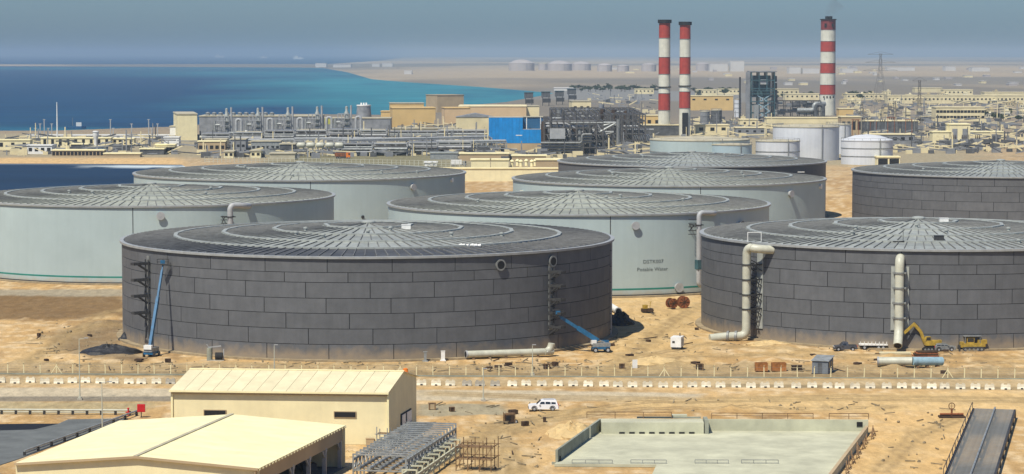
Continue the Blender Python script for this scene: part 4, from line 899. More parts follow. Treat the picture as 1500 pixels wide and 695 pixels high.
bm_ = MB(); pts = [(1.0, -0.3, 1.6), (1.9, -0.3, 3.9), (3.2, -0.3, 5.3)]; [bm_.beam(pts[i], pts[i+1], 0.4, 0.62) for i in range(2)]; bm_.build('boom', 'yellow_machine', t)
MB().beam((3.0, -0.3, 5.5), (5.4, -0.3, 3.4), 0.36, 0.5).build('stick', 'yellow_machine', t); MB().beam((1.3, -0.3, 1.9), (2.3, -0.3, 4.1), 0.16).beam((2.3, -0.3, 4.9), (3.2, -0.3, 5.75), 0.16).build('ram', 'steel_dark', t)
MB().extrude_y([(5.2, 3.5), (5.8, 3.3), (6.4, 2.5), (5.9, 1.9), (5.2, 2.2), (5.5, 2.8)], -0.8, 0.2).build('bucket', 'steel_dark', t)
P = G(1424, 514); t = thing('crawler_loader', 'yellow crawler machine with roof frame at the right edge', 'loader', P, R(4)); t.scale = (0.85, 0.85, 0.8); tracks(t, 5.2, 0.6, 2.3, 1.1, 'steel_dark')
MB().box((0.2, 0, 1.5), (5.4, 2.2, 0.9)).build('body', 'yellow_machine', t); MB().box((2.2, 0, 2.3), (2.2, 1.9, 1.0)).build('engine_hood', 'yellow_machine', t); MB().box((-2.6, 0, 1.6), (0.8, 2.0, 1.4)).build('fuel_tank', 'yellow_machine', t)
cb = MB().box((-0.6, 0, 2.6), (1.8, 1.8, 1.5)).build('cab', 'yellow_machine', t); MB().box((-0.6, 0, 2.75), (1.5, 1.86, 0.9)).box((-0.6, 0, 2.75), (1.86, 1.5, 0.9)).build('window', 'glass_dark', cb)
b = MB()
for x in (-1.9, 1.6):
    for y in (-1.0, 1.0): b.beam((x, y, 1.9), (x, y, 3.7), 0.14)
b.box((-0.15, 0, 3.72), (4.2, 2.3, 0.14)).build('roof_frame', 'steel_grey', t); MB().extrude_y([(-3.6, 0.2), (-3.2, 0.2), (-3.1, 1.5), (-3.4, 1.5)], -1.5, 1.5).build('blade', 'steel_dark', t)
# --- vehicles
def car(label, px, py, rz, body, L=4.9, W=1.95, H=1.85, kind='suv', cat='car', name='parked_car'):
    P = G(px, py); t = thing(name, label, cat, P, rz); h = L/2
    low = [(-h, 0.42), (-h+0.05, 0.95), (-h+0.15, 1.12), (h*0.38, 1.15), (h*0.92, 1.02), (h, 0.85), (h, 0.45), (h*0.94, 0.34), (-h*0.96, 0.34)]
    MB().extrude_y(low, -W/2, W/2).build('body', body, t)
    if kind == 'suv': top = [(-h+0.12, 1.1), (-h+0.35, H-0.12), (-h+0.6, H), (h*0.02, H), (h*0.16, H-0.08), (h*0.46, 1.1)]
    else: top = [(-h*0.25, 1.1), (-h*0.2, H-0.06), (h*0.12, H), (h*0.24, H-0.1), (h*0.48, 1.1)]
    n = len(top); b = MB(); vs = [(x, -W/2*(0.97 if z < 1.3 else 0.84), z) for x, z in top] + [(x, W/2*(0.97 if z < 1.3 else 0.84), z) for x, z in top]
    b.add(vs, [tuple(range(n)), tuple(range(n, 2*n))[::-1]] + [((i+1) % n, i, n+i, n+(i+1) % n) for i in range(n)]); cab = b.build('cabin', body, t)
    xb, xf = top[0][0]+0.32, top[-1][0]-0.22
    segs = [(xb, xb+0.75), (xb+0.85, (xb+xf)/2+0.25), ((xb+xf)/2+0.35, xf-0.12)] if kind == 'suv' else [(xb+0.1, xf-0.15)]
    for s in (-1, 1):
        for i, (x0, x1) in enumerate(segs):
            last = i == len(segs)-1; x1t = x1 - (0.45 if last else 0); zt = H-0.22; yb, yt = s*W/2*0.985, s*W/2*0.862
            MB().add([(x0, yb, 1.17), (x1, yb, 1.17), (x1t, yt, zt), (x0+0.05, yt, zt)], [(0, 1, 2, 3) if s < 0 else (3, 2, 1, 0)]).build('side_window', 'glass_dark', cab)
    x0, z0, x1, z1 = top[-1][0]-0.02, 1.16, top[-2][0]+0.03, top[-2][1]-0.02
    MB().add([(x0+0.03, -W*0.44, z0), (x0+0.03, W*0.44, z0), (x1+0.03, W*0.39, z1), (x1+0.03, -W*0.39, z1)], [(0, 1, 2, 3)]).build('windscreen', 'glass_dark', cab)
    MB().add([(top[0][0]+0.06, W*0.42, 1.2), (top[0][0]+0.06, -W*0.42, 1.2), (top[1][0]-0.03, -W*0.38, top[1][1]-0.04), (top[1][0]-0.03, W*0.38, top[1][1]-0.04)], [(0, 1, 2, 3)]).build('rear_window', 'glass_dark', cab)
    for sx in (-h*0.60, h*0.62):
        for s in (-1, 1):
            wheel(t, (sx, s*(W/2-0.10), 0.38), 0.38, 0.26); MB().tube([(sx+0.47*math.cos(a), s*(W/2+0.005), 0.40+0.47*math.sin(a)) for a in [i*math.pi/8 for i in range(9)]], 0.05, 6).build('wheel_arch', 'rubber', t, smooth=40)
    for s in (-1, 1):
        MB().box((h-0.06, s*W*0.36, 0.82), (0.16, 0.42, 0.2)).build('headlight', 'white_paint', t); MB().box((-h+0.02, s*W*0.42, 0.98), (0.1, 0.2, 0.34)).build('tail_light', 'red', t); MB().box((h*0.28, s*(W/2+0.12), 1.2), (0.2, 0.24, 0.18)).build('mirror', body, t)
    MB().box((h+0.01, 0, 0.5), (0.12, W*0.9, 0.22)).box((-h-0.01, 0, 0.5), (0.12, W*0.9, 0.22)).build('bumper', 'steel_dark', t)
    if kind != 'suv': MB().box((-h*0.62, 0, 1.16), (h*0.66, W*0.8, 0.06)).build('load_bed', 'steel_dark', t)
    else:
        for s in (-1, 1): MB().beam((-h*0.7, s*W*0.36, H+0.06), (h*0.0, s*W*0.36, H+0.06), 0.05).build('roof_rail', 'steel_grey', t)
    return t
car('white off-road car parked on the sand', 796, 601.5, math.pi + R(2), 'car_white')
car('dark pickup with pale roof by the right tank foot', 1238, 514, math.pi, 'car_dark', 4.6, 1.9, 1.8, 'pickup', 'pickup')
car('grey car parked between excavator and crawler machine', 1383, 514.5, R(4), 'steel_grey', 4.2, 1.8, 1.6)
# --- site plant and stores
P = G(992, 511); t = thing('site_generator', 'white generator cabinet on a skid in the sandy yard', 'generator', P, R(-14)); MB().box((0, 0, 1.45), (2.1, 3.4, 2.0)).build('housing', 'white_paint', t); MB().box((0, 0, 0.3), (1.8, 3.2, 0.3)).build('skid', 'steel_dark', t)
MB().box((-0.45, -1.72, 1.5), (0.5, 0.04, 0.4)).build('control_panel', 'steel_dark', t); MB().tube([(0.4, 0.8, 2.4), (0.4, 0.8, 3.1)], 0.1, 8).build('exhaust', 'steel_dark', t, smooth=40); MB().box((1.06, 0.2, 1.4), (0.04, 2.2, 1.3)).build('louvre', 'pipe_grey', t)
def drum(label, px, py, r, w, rz):
    P = G(px, py); t = thing('cable_drum', label, 'cable drum', P, rz, 'cable drums')
    for s in (-1, 1):
        f = MB().tube([(0, s*w/2-0.06, r), (0, s*w/2+0.06, r)], r, 20).build('flange', 'rust', t, smooth=30)
        for k in range(4): MB().beam((r*0.85*math.cos(k*math.pi/4), s*(w/2+0.08), r+r*0.85*math.sin(k*math.pi/4)), (-r*0.85*math.cos(k*math.pi/4), s*(w/2+0.08), r-r*0.85*math.sin(k*math.pi/4)), 0.1).build('spoke', 'brown_dark', f)
    MB().tube([(0, -w/2, r), (0, w/2, r)], r*0.6, 16).build('core', 'brown_dark', t, smooth=30)
drum('larger rust red cable drum, right of the pair', 1001, 451.5, 1.4, 1.3, 0.25); drum('smaller rust red cable drum, left of the pair', 984, 451.5, 1.15, 1.7, 0.5)
P = G(948, 458); t = thing('plate_compactor', 'small yellow roller machine near the lettered tank', 'roller', P, 0.2); MB().box((0, 0, 0.55), (2.6, 1.3, 0.7)).build('frame', 'brown_dark', t); MB().box((-0.5, 0, 1.3), (1.0, 1.1, 0.9)).build('engine_cover', 'yellow_machine', t); MB().tube([(0.9, -0.6, 0.5), (0.9, 0.6, 0.5)], 0.5, 14).build('drum', 'steel_dark', t, smooth=30); MB().beam((0.6, 0, 0.9), (0.8, 0, 2.4), 0.12).beam((0.3, 0, 2.4), (1.1, 0, 2.4), 0.1).build('handle', 'yellow_machine', t)
for (x0, x1, lab) in ((1106, 1124, 'left orange-brown skip by the fence'), (1130, 1151, 'right orange-brown skip by the fence')):
    P = G((x0+x1)/2, 544); w = (x1-x0)/ppm(P); t = thing('site_skip', lab, 'skip', P, 0.03, 'orange-brown skips')
    sk = mat('skip_orange' + str(x0), (0.42, 0.17, 0.045), 0.7, var=0.3, scale=0.9)
    for (c, d) in (((0, -0.75, 0.85), (w, 0.08, 1.5)), ((0, 0.75, 0.85), (w, 0.08, 1.5)), ((-w/2+0.04, 0, 0.85), (0.08, 1.42, 1.5)), ((w/2-0.04, 0, 0.85), (0.08, 1.42, 1.5))): MB().box(c, d).build('side_panel', sk, t)
    MB().box((0, 0, 0.12), (w*0.94, 1.42, 0.12)).build('floor', 'brown_dark', t); MB().box((0, 0, 0.62), (w*0.93, 1.4, 0.8)).build('rubble_fill', 'rock', t)
    for k in range(3): MB().box((-w/2+w*(k+0.5)/3, -0.82, 0.85), (0.12, 0.06, 1.4)).build('rib', sk, t)
P = G(1205, 547); t = thing('site_hut', 'blue-grey site hut with sloping roof near the fence', 'hut', P, R(-22)); MB().extrude_x([(-1.9, 0.15), (1.9, 0.15), (1.9, 3.1), (-1.9, 2.5)], -1.5, 1.5).build('wall', mat('hut_grey', (0.16, 0.18, 0.20), 0.7, var=0.15, scale=0.5), t)
quadslab(MB(), [(-1.7, -2.1, 2.52), (1.7, -2.1, 2.52), (1.7, 2.1, 3.17), (-1.7, 2.1, 3.17)], 0.08).build('roof', 'galv', t)
for y in (-0.8, 0.7): MB().box((1.52, y, 1.7), (0.05, 0.8, 1.1)).build('window', 'glass_dark', t)
MB().box((0, -1.92, 1.15), (0.8, 0.05, 1.9)).build('door', 'grey_dark_block', t); MB().box((0, 0, 0.06), (3.2, 4.0, 0.2)).build('skid', 'steel_dark', t)
P = G(1160, 502); t = thing('pump_set', 'rusty pump with flat pale canopy by the right tank foot', 'pump', P); MB().box((0, 0, 2.3), (2.2, 1.2, 0.16)).build('canopy', 'kerb_metal', t); MB().box((0, 0, 1.1), (0.7, 0.6, 2.3)).build('column', 'grey_dark_block', t); MB().box((1.8, 0.2, 0.55), (2.2, 1.0, 0.9)).build('motor', 'rust', t); MB().tube([(0.4, 0, 0.8), (3.8, 0.3, 0.5)], 0.28, 8).build('pipe', 'brown_dark', t, smooth=40)
P = G(314, 529); t = thing('valve_station', 'green-grey pump and black drum at the foot of the front tank', 'pump', P); MB().tube([(-0.9, 0, 0), (-0.9, 0, 2.5), ], 0.55, 12).build('standpipe', 'concrete_shade', t, smooth=40); MB().tube([(0.2, 0, 0.9), (1.6, 0, 0.9)], 0.75, 14).build('drum', 'rubber', t, smooth=35); MB().beam((1.8, 0, 0), (1.8, 0, 2.3), 0.16).beam((-1.2, 0, 2.6), (1.3, 0, 2.9), 0.2).beam((-1.4, -0.2, 3.2), (-0.9, 0, 2.4), 0.15).build('frame', 'pipe_grey', t); MB().box((0.3, 0, 0.12), (3.2, 1.4, 0.24)).build('base', 'concrete', t)
P = G(746, 620.5); t = thing('air_compressor', 'dark brown box machine standing on the sand near the parked car', 'compressor', P, 0.12)
for x in (-0.85, 0.85):
    for y in (-0.6, 0.6): MB().beam((x, y, 0), (x, y, 1.75), 0.12).build('frame_post', 'wood', t)
MB().box((0, 0, 0.85), (1.5, 1.1, 1.2)).build('housing', 'brown_dark', t); MB().box((0.05, 0, 1.55), (1.3, 0.9, 0.25)).build('hood', 'wood', t); MB().box((-0.2, -0.57, 0.9), (0.7, 0.05, 0.8)).build('opening', 'black', t); MB().box((0, 0, 0.1), (1.9, 1.4, 0.14)).build('skid', 'steel_dark', t); wheel(t, (1.0, -0.5, 0.35), 0.35, 0.2)
P = G(594, 553); t = thing('orange_drum', 'orange traffic drum on the verge behind the warehouse ridge', 'traffic drum', P); MB().lathe([(0.85, 0), (0.85, 0.25), (0.62, 0.3), (0.58, 0.9), (0.5, 1.0), (0.45, 1.55), (0.2, 1.7)], 14).build('body', 'orange', t, smooth=40); MB().lathe([(0.585, 0.55), (0.585, 0.75)], 14).build('band', 'red', t)
P = G(1279, 512); t = thing('flat_trailer', 'white flat trailer parked along the right tank foot', 'trailer', P, R(-2)); MB().box((0, 0, 1.0), (5.6, 2.0, 0.25)).build('deck', 'white_paint', t)
for k in range(8): MB().box((-2.6+k*0.74, -1.02, 1.35), (0.12, 0.06, 0.6)).build('stake', 'white_paint', t)
for x in (-1.8, 1.0, 1.9):
    for y in (-0.85, 0.85): wheel(t, (x, y, 0.45), 0.45, 0.3)
P = G(1297, 510); t = thing('cement_mixer', 'small white mixer between trailer and open pipe', 'mixer', P, 0.3); MB().tube([(-0.6, 0, 1.1), (-0.1, 0, 1.4), (0.5, 0, 1.75), (0.9, 0, 2.0)], [0.35, 0.75, 0.7, 0.4], 12).build('drum', 'white_paint', t, smooth=50); MB().beam((-0.6, -0.5, 0), (0, 0, 1.2), 0.12).beam((-0.6, 0.5, 0), (0, 0, 1.2), 0.12).beam((0.7, 0, 0), (0.1, 0, 1.2), 0.12).build('stand', 'steel_dark', t); wheel(t, (0.4, -0.5, 0.3), 0.3, 0.15)
P = G(1357, 524); t = thing('sheet_stack', 'stack of rust brown sheets behind the cream and blue pipe', 'sheets', P)
for k in range(5): MB().box((random.gauss(0, 0.15), k*0.12, 0.1+k*0.26), (5.4-0.35*k, 2.4, 0.2), rz=random.gauss(0, 0.03), ry=random.gauss(0, 0.02)).build('sheet', 'rust' if k % 2 else 'brown_dark', t)
P = G(1312, 519); t = thing('plank_stack', 'pale planks stacked on the sand before the open pipe', 'planks', P)
for k in range(6): MB().box((random.gauss(0, 0.2), (k % 3)*0.6-0.6, 0.12+0.2*(k//3)), (6.0, 0.5, 0.16), rz=random.gauss(0, 0.02)).build('plank', 'cream_roof_dull', t)
P = G(1167, 544); t = thing('pallet_stack', 'dark pallets stacked beside the orange-brown skips', 'pallets', P)
for k in range(4): MB().box((0, 0, 0.12+0.3*k), (2.0, 1.2, 0.16)).build('pallet', 'brown_dark' if k % 2 else 'rock', t)
P = G(930, 540); t = thing('white_board', 'white board propped upright near the fence', 'board', P, 0.1); MB().box((0, 0, 0.85), (0.95, 0.08, 1.6)).build('panel', 'white_paint', t); MB().beam((0, 0.05, 1.4), (0, 0.9, 0), 0.1).build('prop', 'wood', t)
for (px, py, w, lab) in ((911, 540, 1.1, 'small brown timber box near the white board'), (1025, 542, 1.4, 'brown timber box by the fence, left of the skips'), (801, 541, 1.2, 'brown timber box by the fence below the cream lying pipe'), (633, 600, 1.3, 'tan crate on the verge right of the warehouse'), (662, 603, 0.9, 'small brown crate on the grey patch right of the warehouse')):
    P = G(px, py); t = thing('timber_box', lab, 'box', P, random.random()*0.4); MB().box((0, 0, w*0.4), (w*0.94, w*0.74, w*0.7)).build('case', 'brown_dark' if 'tan' not in lab else 'tan_wall', t)
    for s in (-1, 1): MB().box((s*w*0.35, -w*0.39, w*0.4), (w*0.12, 0.05, w*0.8)).build('batten', 'wood', t)
    MB().box((0, 0, w*0.8), (w, w*0.8, 0.06)).build('lid', 'wood', t)
for (px, py, lab) in ((649, 529, 'white marker post at the foot of the front tank'), (623, 530, 'grey marker post left of the white one by the front tank')):
    P = G(px, py); tag(MB().box((0, 0, 0.9), (0.75 if px == 649 else 0.5, 0.5, 1.9)).box((0, 0, 1.9), (0.85, 0.6, 0.1)).box((0, 0, 0.1), (1.1, 0.9, 0.2)).build('marker_post', 'white_paint' if px == 649 else 'galv', None, P), lab, 'post')
# heaps of black sheeting and scrap
def heap(name, label, cat, px, py, rx, ry, h, m, n=40, seed=1):
    P = G(px, py); r = np.random.default_rng(seed); b = MB(); k1, k2 = 20, 7; vs = [(0, 0, h)]; fs = []
    for j in range(1, k2+1):
        for i in range(k1):
            a = 2*math.pi*i/k1; q = j/k2; rad = q*(1+0.25*(r.random()-0.5)); z = h*(1-q**1.5)*(0.7+0.6*r.random()) if j < k2 else -0.3
            vs.append((rx*rad*math.cos(a), ry*rad*math.sin(a), z))
    for i in range(k1): fs.append((0, 1+i, 1+(i+1) % k1))
    for j in range(k2-1):
        for i in range(k1): a0 = 1+j*k1; fs.append((a0+i, a0+k1+i, a0+k1+(i+1) % k1, a0+(i+1) % k1))
    b.add(vs, fs)
    return tag(b.build(name, m, None, P), label, cat)
heap('sheeting_heap', 'black plastic sheeting heaped behind the right edge of the front tank', 'sheeting', 908, 474, 3.2, 5.5, 2.6, 'tarp', seed=3)
heap('scrap_heap', 'dark scrap heap at the left foot of the front tank', 'scrap', 162, 515, 6.0, 5.0, 1.3, 'tarp', seed=4)
heap('scrap_heap', 'black hose tangle against the left tank foot', 'scrap', 193, 498, 3.0, 3.0, 2.0, 'tarp', seed=5)
heap('sand_heap', 'rounded sand heap at the left of the basin wall', 'sand heap', 838, 636, 4.2, 7.0, 1.7, 'sand_pile', seed=6)
heap('sand_heap', 'sand heap between warehouse and canopy hall', 'sand heap', 512, 668, 2.2, 1.8, 0.7, 'sand_pile', seed=7)
heap('sand_heap', 'low sand heap at the foot of the cream stand pipe', 'sand heap', 1125, 505, 5.0, 3.0, 0.8, 'sand_pile', seed=8)
heap('sand_heap', 'sand heap in the yard above the white board', 'sand heap', 960, 530, 5.0, 4.0, 0.9, 'sand_pile', seed=9)
# scattered stones, offcuts and timber: nobody could count them
b = MB(); r = np.random.default_rng(11)
zones = [((880, 460), (1040, 540), 150), ((1040, 505), (1240, 545), 130), ((1240, 512), (1442, 548), 90), ((50, 470), (185, 545), 110), ((185, 528), (700, 546), 120), ((700, 528), (890, 546), 90), ((615, 590), (800, 690), 90), ((1290, 600), (1400, 690), 40), ((780, 585), (1300, 604), 60)]
for (x0, y0), (x1, y1), n in zones:
    for k in range(int(n*0.9)):
        P = gp(x0+(x1-x0)*r.random(), y0+(y1-y0)*r.random()); s = 0.10+0.22*r.random()**2; P.z = 0
        if any(math.hypot(P.x-c[0], P.y-c[1]) < c[2]+1.5 for c in TANKS.values()): continue
        P.z = 0.1
        if r.random() < 0.35: a = r.random()*3.14; b.beam(P, P+Vector((math.cos(a), math.sin(a), 0.1*r.random()))*(0.8+2.2*r.random()), 0.14)
        else: b.box(P, (s*2, s*1.6, s*1.4), rz=r.random()*3, rx=r.random(), taper=0.6)
zz = None
ob = b.build('rubble', 'rock', None); tag(ob, kind='stuff')
b = MB()
for (x0, y0), (x1, y1), n in zones[:7]:
    for k in range(n//14):
        P = gp(x0+(x1-x0)*r.random(), y0+(y1-y0)*r.random(), 0.12); a = r.random()*3.14
        if any(math.hypot(P.x-c[0], P.y-c[1]) < c[2]+1.5 for c in TANKS.values()): continue
        if r.random() < 0.5: b.beam(P, P+Vector((math.cos(a), math.sin(a), 0.1*r.random()))*(1+3*r.random()), 0.18)
        else: b.box(P+up*0.2, (0.5+r.random(), 0.4+r.random(), 0.3+0.5*r.random()), rz=a)
tag(b.build('scrap_litter', 'brown_dark', None), kind='stuff')
# ------------------------------------------------------------------ plant behind the tanks
def bld(name, label, x0, x1, yt, yb, depth, m, cat='building', rot=0.0, roof='slab', win=None, winm='black', roofm='roof_flat', door=None, group=None, side=None):
    P0, P1 = gp(x0, yb), gp(x1, yb); w = (P1-P0).length; c = (P0+P1)/2; H = at((x0+x1)/2, yt, c.y).z
    t = thing(name, label, cat, (c.x, c.y, 0), R(rot), group); d = depth
    MB().box((0, d/2, (H-1)/2), (w, d, H+1)).build('wall', m, t)
    if side: MB().box((w/2+0.06, d/2, H/2), (0.1, d*0.98, H*0.96)).build('dark_side_sheet', side, t)  # thin darker sheet: shade of the side away from the sun put into colour
    if roof == 'slab': MB().box((0, d/2, H+0.3), (w+0.8, d+0.8, 0.6)).build('roof', roofm, t)
    elif roof == 'gable':
        MB().extrude_x([(-0.5, H), (d+0.5, H), (d/2, H+d*0.12)], -w/2-0.4, w/2+0.4).build('roof', roofm, t)
    elif roof == 'gable_y':
        MB().extrude_y([(-w/2-0.4, H), (w/2+0.4, H), (0, H+w*0.10)], -0.4, d+0.4).build('roof', roofm, t)
    elif roof == 'parapet':
        MB().box((0, d/2, H-0.2), (w-0.8, d-0.8, 0.3)).build('roof', roofm, t)
        for (q, s) in (((0, -0.05, H+0.45), (w+0.2, 0.4, 1.0)), ((0, d+0.05, H+0.45), (w+0.2, 0.4, 1.0))): MB().box(q, s).build('parapet', m, t)
    if win:
        rows, cols, ww, wh, z0 = win
        for i in range(rows):
            for j in range(cols):
                x = -w/2 + w*(j+0.5)/cols; z = H*z0 + (H*(0.92-z0))*(i+0.5)/rows
                f = MB().box((x, -0.06, z), (ww, 0.12, wh)).build('window', winm, t)
    if door: MB().box((w*door, -0.07, 1.6), (2.6, 0.14, 3.2)).build('door', 'grey_dark_block', t)
    t['_h'] = H; return t
def silo(name, label, x0, x1, yt, yb, m, cat='tank', dome=0.12, bands=2, group='low round storage tanks', stair=False, n=40):
    P0, P1 = gp(x0, yb), gp(x1, yb); r = (P1-P0).length/2; c = (P0+P1)/2; c.y += r; Y = c.y - r; H = at((x0+x1)/2, yt, Y).z
    t = thing(name, label, cat, (c.x, c.y, 0), 0, group)
    MB().lathe([(r, -0.5), (r, H)], n).build('shell', m, t, smooth=40); MB().lathe([(r+0.25, H-0.15), (r+0.25, H+0.25), (r*0.5, H+0.25+r*dome*0.75), (0.05, H+0.25+r*dome)], n).build('roof', 'roof_flat' if dome < 0.2 else m, t, smooth=25)
    for k in range(bands): MB().lathe([(r+0.04, H*(k+1)/(bands+1)), (r+0.22, H*(k+1)/(bands+1)+0.05), (r+0.22, H*(k+1)/(bands+1)+0.35), (r+0.04, H*(k+1)/(bands+1)+0.4)], n).build('wind_girder', 'steel_grey', t, smooth=30)
    a = -1.2; MB().beam((r*1.03*math.cos(a), r*1.03*math.sin(a), 0), (r*1.03*math.cos(a), r*1.03*math.sin(a), H+1.2), 0.35).build('ladder', 'steel_grey', t)
    b = MB(); k = 20
    for i in range(k):
        a = 2*math.pi*i/k; b.beam((r*math.cos(a), r*math.sin(a), H+0.2), (r*math.cos(a), r*math.sin(a), H+1.3), 0.12)
    b.tube([(r*math.cos(2*math.pi*i/k), r*math.sin(2*math.pi*i/k), H+1.3) for i in range(k+1)], 0.07, 5, False).build('handrail', 'steel_grey', t); return t
tank_pale = mat('tank_white', (0.60, 0.62, 0.64), 0.5, var=0.06, scale=0.1, streak=0.10)
silo('storage_tank', 'big plain white tank in the row behind the far dark tank', 1137, 1235, 187, 236, 'tank_white', dome=0.06, bands=0)
silo('storage_tank', 'small white tank with a ring halfway, left of the big white one', 1110, 1175, 208, 239, 'tank_white', dome=0.05, bands=1)
silo('storage_tank', 'white tank with domed grey roof right of the big white one', 1237, 1313, 207, 242, 'tank_white', dome=0.22, bands=2)
silo('storage_tank', 'white tank half hidden behind the big white tank', 1212, 1249, 183, 226, 'tank_white', dome=0.06, bands=0)
silo('storage_tank', 'wide low pale tank directly behind the far dark tank', 956, 1105, 207, 243, 'shell_light', dome=0.05, bands=1)
silo('storage_tank', 'pale blue-grey tank in front of the wide low one', 1044, 1104, 213, 244, mat('tank_blue', (0.32, 0.42, 0.46), 0.5, var=0.06, scale=0.1), dome=0.04, bands=1)
silo('process_silo', 'fat grey silo behind the cream gatehouse', 1026, 1040, 164, 184, 'grey_block', cat='silo', group='grey silos'); silo('process_silo', 'darker grey silo right beside the fat grey one', 1042, 1058, 162, 184, 'grey_dark_block', cat='silo', group='grey silos')
silo('process_silo', 'slim white silo left of the teal boiler frame', 1076, 1086, 146, 172, 'tank_white', cat='silo', group='grey silos', bands=3)
# --- the striped chimneys
def chimney(label, x0, x1, yb, bands, cap, taper=0.92, arch=False):
    P0, P1 = gp(x0, yb), gp(x1, yb); r = (P1-P0).length/2; c = (P0+P1)/2; Y = c.y; H = at((x0+x1)/2, cap[0], Y).z
    t = thing('chimney', label, 'chimney', (c.x, Y+r, 0), 0, 'red and white chimneys'); zz = lambda y: at((x0+x1)/2, y, Y).z; rad = lambda z: r*(1-(1-taper)*max(0, z)/H)
    prev = -1.0
    for (y, m) in bands[::-1]:
        z = zz(y); MB().lathe([(rad(prev), prev), (rad(z), z)], 32).build('band', m, t, smooth=40)
        MB().lathe([(rad(z)+0.02, z-0.12), (rad(z)+0.22, z-0.12), (rad(z)+0.22, z+0.12), (rad(z)+0.02, z+0.12)], 32).build('joint_ring', 'grey_block', t, smooth=30); prev = z
    z0 = zz(cap[1]); MB().lathe([(rad(z0)+0.9, z0), (rad(z0)+0.9, H), (rad(z0)*0.8, H)], 32).build('cap', 'black', t, smooth=30)
    return t, c, r, zz, rad
t, c, r, zz, rad = chimney('left striped chimney of the twin pair', 964.5, 982.5, 199, [(34, 'stack_red'), (56, 'stack_white'), (84, 'stack_red'), (109, 'stack_white'), (137, 'stack_red'), (162, 'stack_white')], (29, 34))
for tt, x in ((t, 0),): MB().lathe([(r+0.5, zz(128.6)), (r+0.5, zz(127.2)), (r*0.9, zz(127.2))], 32).build('gallery', 'black', tt)
t, c, r, zz, rad = chimney('right striped chimney of the twin pair, dark opening at its foot', 995, 1012, 199.5, [(37, 'stack_red'), (57.5, 'stack_white'), (84, 'stack_red'), (109, 'stack_white'), (134.5, 'stack_red'), (159, 'stack_white')], (32, 37))
MB().lathe([(r+0.5, zz(127)), (r+0.5, zz(125.6)), (r*0.9, zz(125.6))], 32).build('gallery', 'black', t); MB().box((0, -r*0.85, 7), (r*1.0, r*0.5, 19)).build('flue_opening', 'black', t)
t, c, r, zz, rad = chimney('thick lone striped chimney on the right with maroon top', 1202, 1225, 169.5, [(29, 'stack_maroon'), (44, 'stack_white'), (60.6, 'stack_red'), (76, 'stack_white'), (92.7, 'stack_red'), (107.6, 'stack_white'), (124.5, 'stack_red'), (139, 'stack_white')], (28, 29.2), 0.94)
for k in range(3): MB().tube([(r*0.3*math.cos(k*2.1), r*0.3*math.sin(k*2.1), zz(30)), (r*0.3*math.cos(k*2.1), r*0.3*math.sin(k*2.1), zz(24))], r*0.22, 10).build('flue', 'black', t, smooth=40)
for k in range(4): MB().box((-r*0.6+r*0.4*k, -r*0.99, zz(142.5)), (r*0.16, 0.3, 2.0)).build('port', 'black', t)
for q in (-1, 1): MB().box((q*r*0.45, -r*0.88, zz(37)), (2.0, 1.2, 3.0)).build('port', 'black', t)
# --- blue clad building
P = gp(716, 222); bl = thing('blue_building', 'bright blue clad building with tan base', 'building', P); k = ppm(P); o = (0, 0, 0); W_ = 79/k; zt = at(755, 172.5, P.y).z; zs = at(755, 190, P.y).z; zb = at(755, 210, P.y).z
MB().box((W_*0.5, 8, zb/2), (W_-0.2, 15.8, zb)).build('base_wall', 'tan_wall', bl)
for q in range(10): MB().box((W_*0.315*(2*q+1)/10, 0.2, (zt+zb)/2), (W_*0.063-0.06, 0.4, zt-zb)).build('blue_panel', 'blue_wall', bl)
for q in range(6): MB().box((W_*0.63+W_*0.37*(2*q+1)/12, 0.2, (zs+zb)/2), (W_*0.0617-0.06, 0.4, zs-zb)).build('blue_panel', 'blue_wall', bl)
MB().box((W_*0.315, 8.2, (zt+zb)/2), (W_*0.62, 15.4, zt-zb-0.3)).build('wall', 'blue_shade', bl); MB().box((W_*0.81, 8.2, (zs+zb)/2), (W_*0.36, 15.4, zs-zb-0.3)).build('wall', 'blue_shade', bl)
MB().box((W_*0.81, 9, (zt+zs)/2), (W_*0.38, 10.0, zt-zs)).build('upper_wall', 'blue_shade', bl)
for q in (0.70, 0.96): MB().beam((W_*q, 0.5, zs), (W_*q, 0.5, zt), 0.5).build('roof_post', 'white_paint', bl)
MB().box((W_*0.83, 9.0, zt+0.3), (W_*0.36, 11.0, 0.4)).build('roof_slab', 'roof_flat', bl); MB().box((W_*0.81, 4, zs+0.15), (W_*0.38, 8, 0.3)).build('terrace_slab', 'concrete', bl); MB().box((W_*0.315, 8, zt+0.1), (W_*0.64, 16, 0.3)).build('roof_slab', 'roof_flat', bl)
MB().box((W_*0.56, -0.05, (zs+zb)/2+0.6), (3.8, 0.1, 0.5)).build('sign_strip', 'white_paint', bl)
MB().box((W_*0.10, -1.5, 3.2), (W_*0.32, 3.0, 0.4)).build('porch_roof', 'steel_grey', bl)
# --- ochre and pink halls behind it
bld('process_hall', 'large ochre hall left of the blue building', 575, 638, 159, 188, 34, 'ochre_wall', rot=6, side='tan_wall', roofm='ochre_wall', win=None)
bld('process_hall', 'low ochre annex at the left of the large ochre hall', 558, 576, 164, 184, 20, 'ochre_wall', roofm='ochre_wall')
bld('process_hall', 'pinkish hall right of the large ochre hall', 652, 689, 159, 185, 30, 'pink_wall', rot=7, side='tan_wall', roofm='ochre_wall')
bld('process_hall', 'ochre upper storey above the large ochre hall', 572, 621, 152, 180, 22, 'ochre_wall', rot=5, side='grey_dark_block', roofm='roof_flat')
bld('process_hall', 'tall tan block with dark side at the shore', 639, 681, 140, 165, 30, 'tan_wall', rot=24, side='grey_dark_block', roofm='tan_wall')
bld('process_hall', 'long pale pink hall behind the blue building', 672, 771, 156.5, 178, 60, 'pink_wall', roofm='pale_wall')
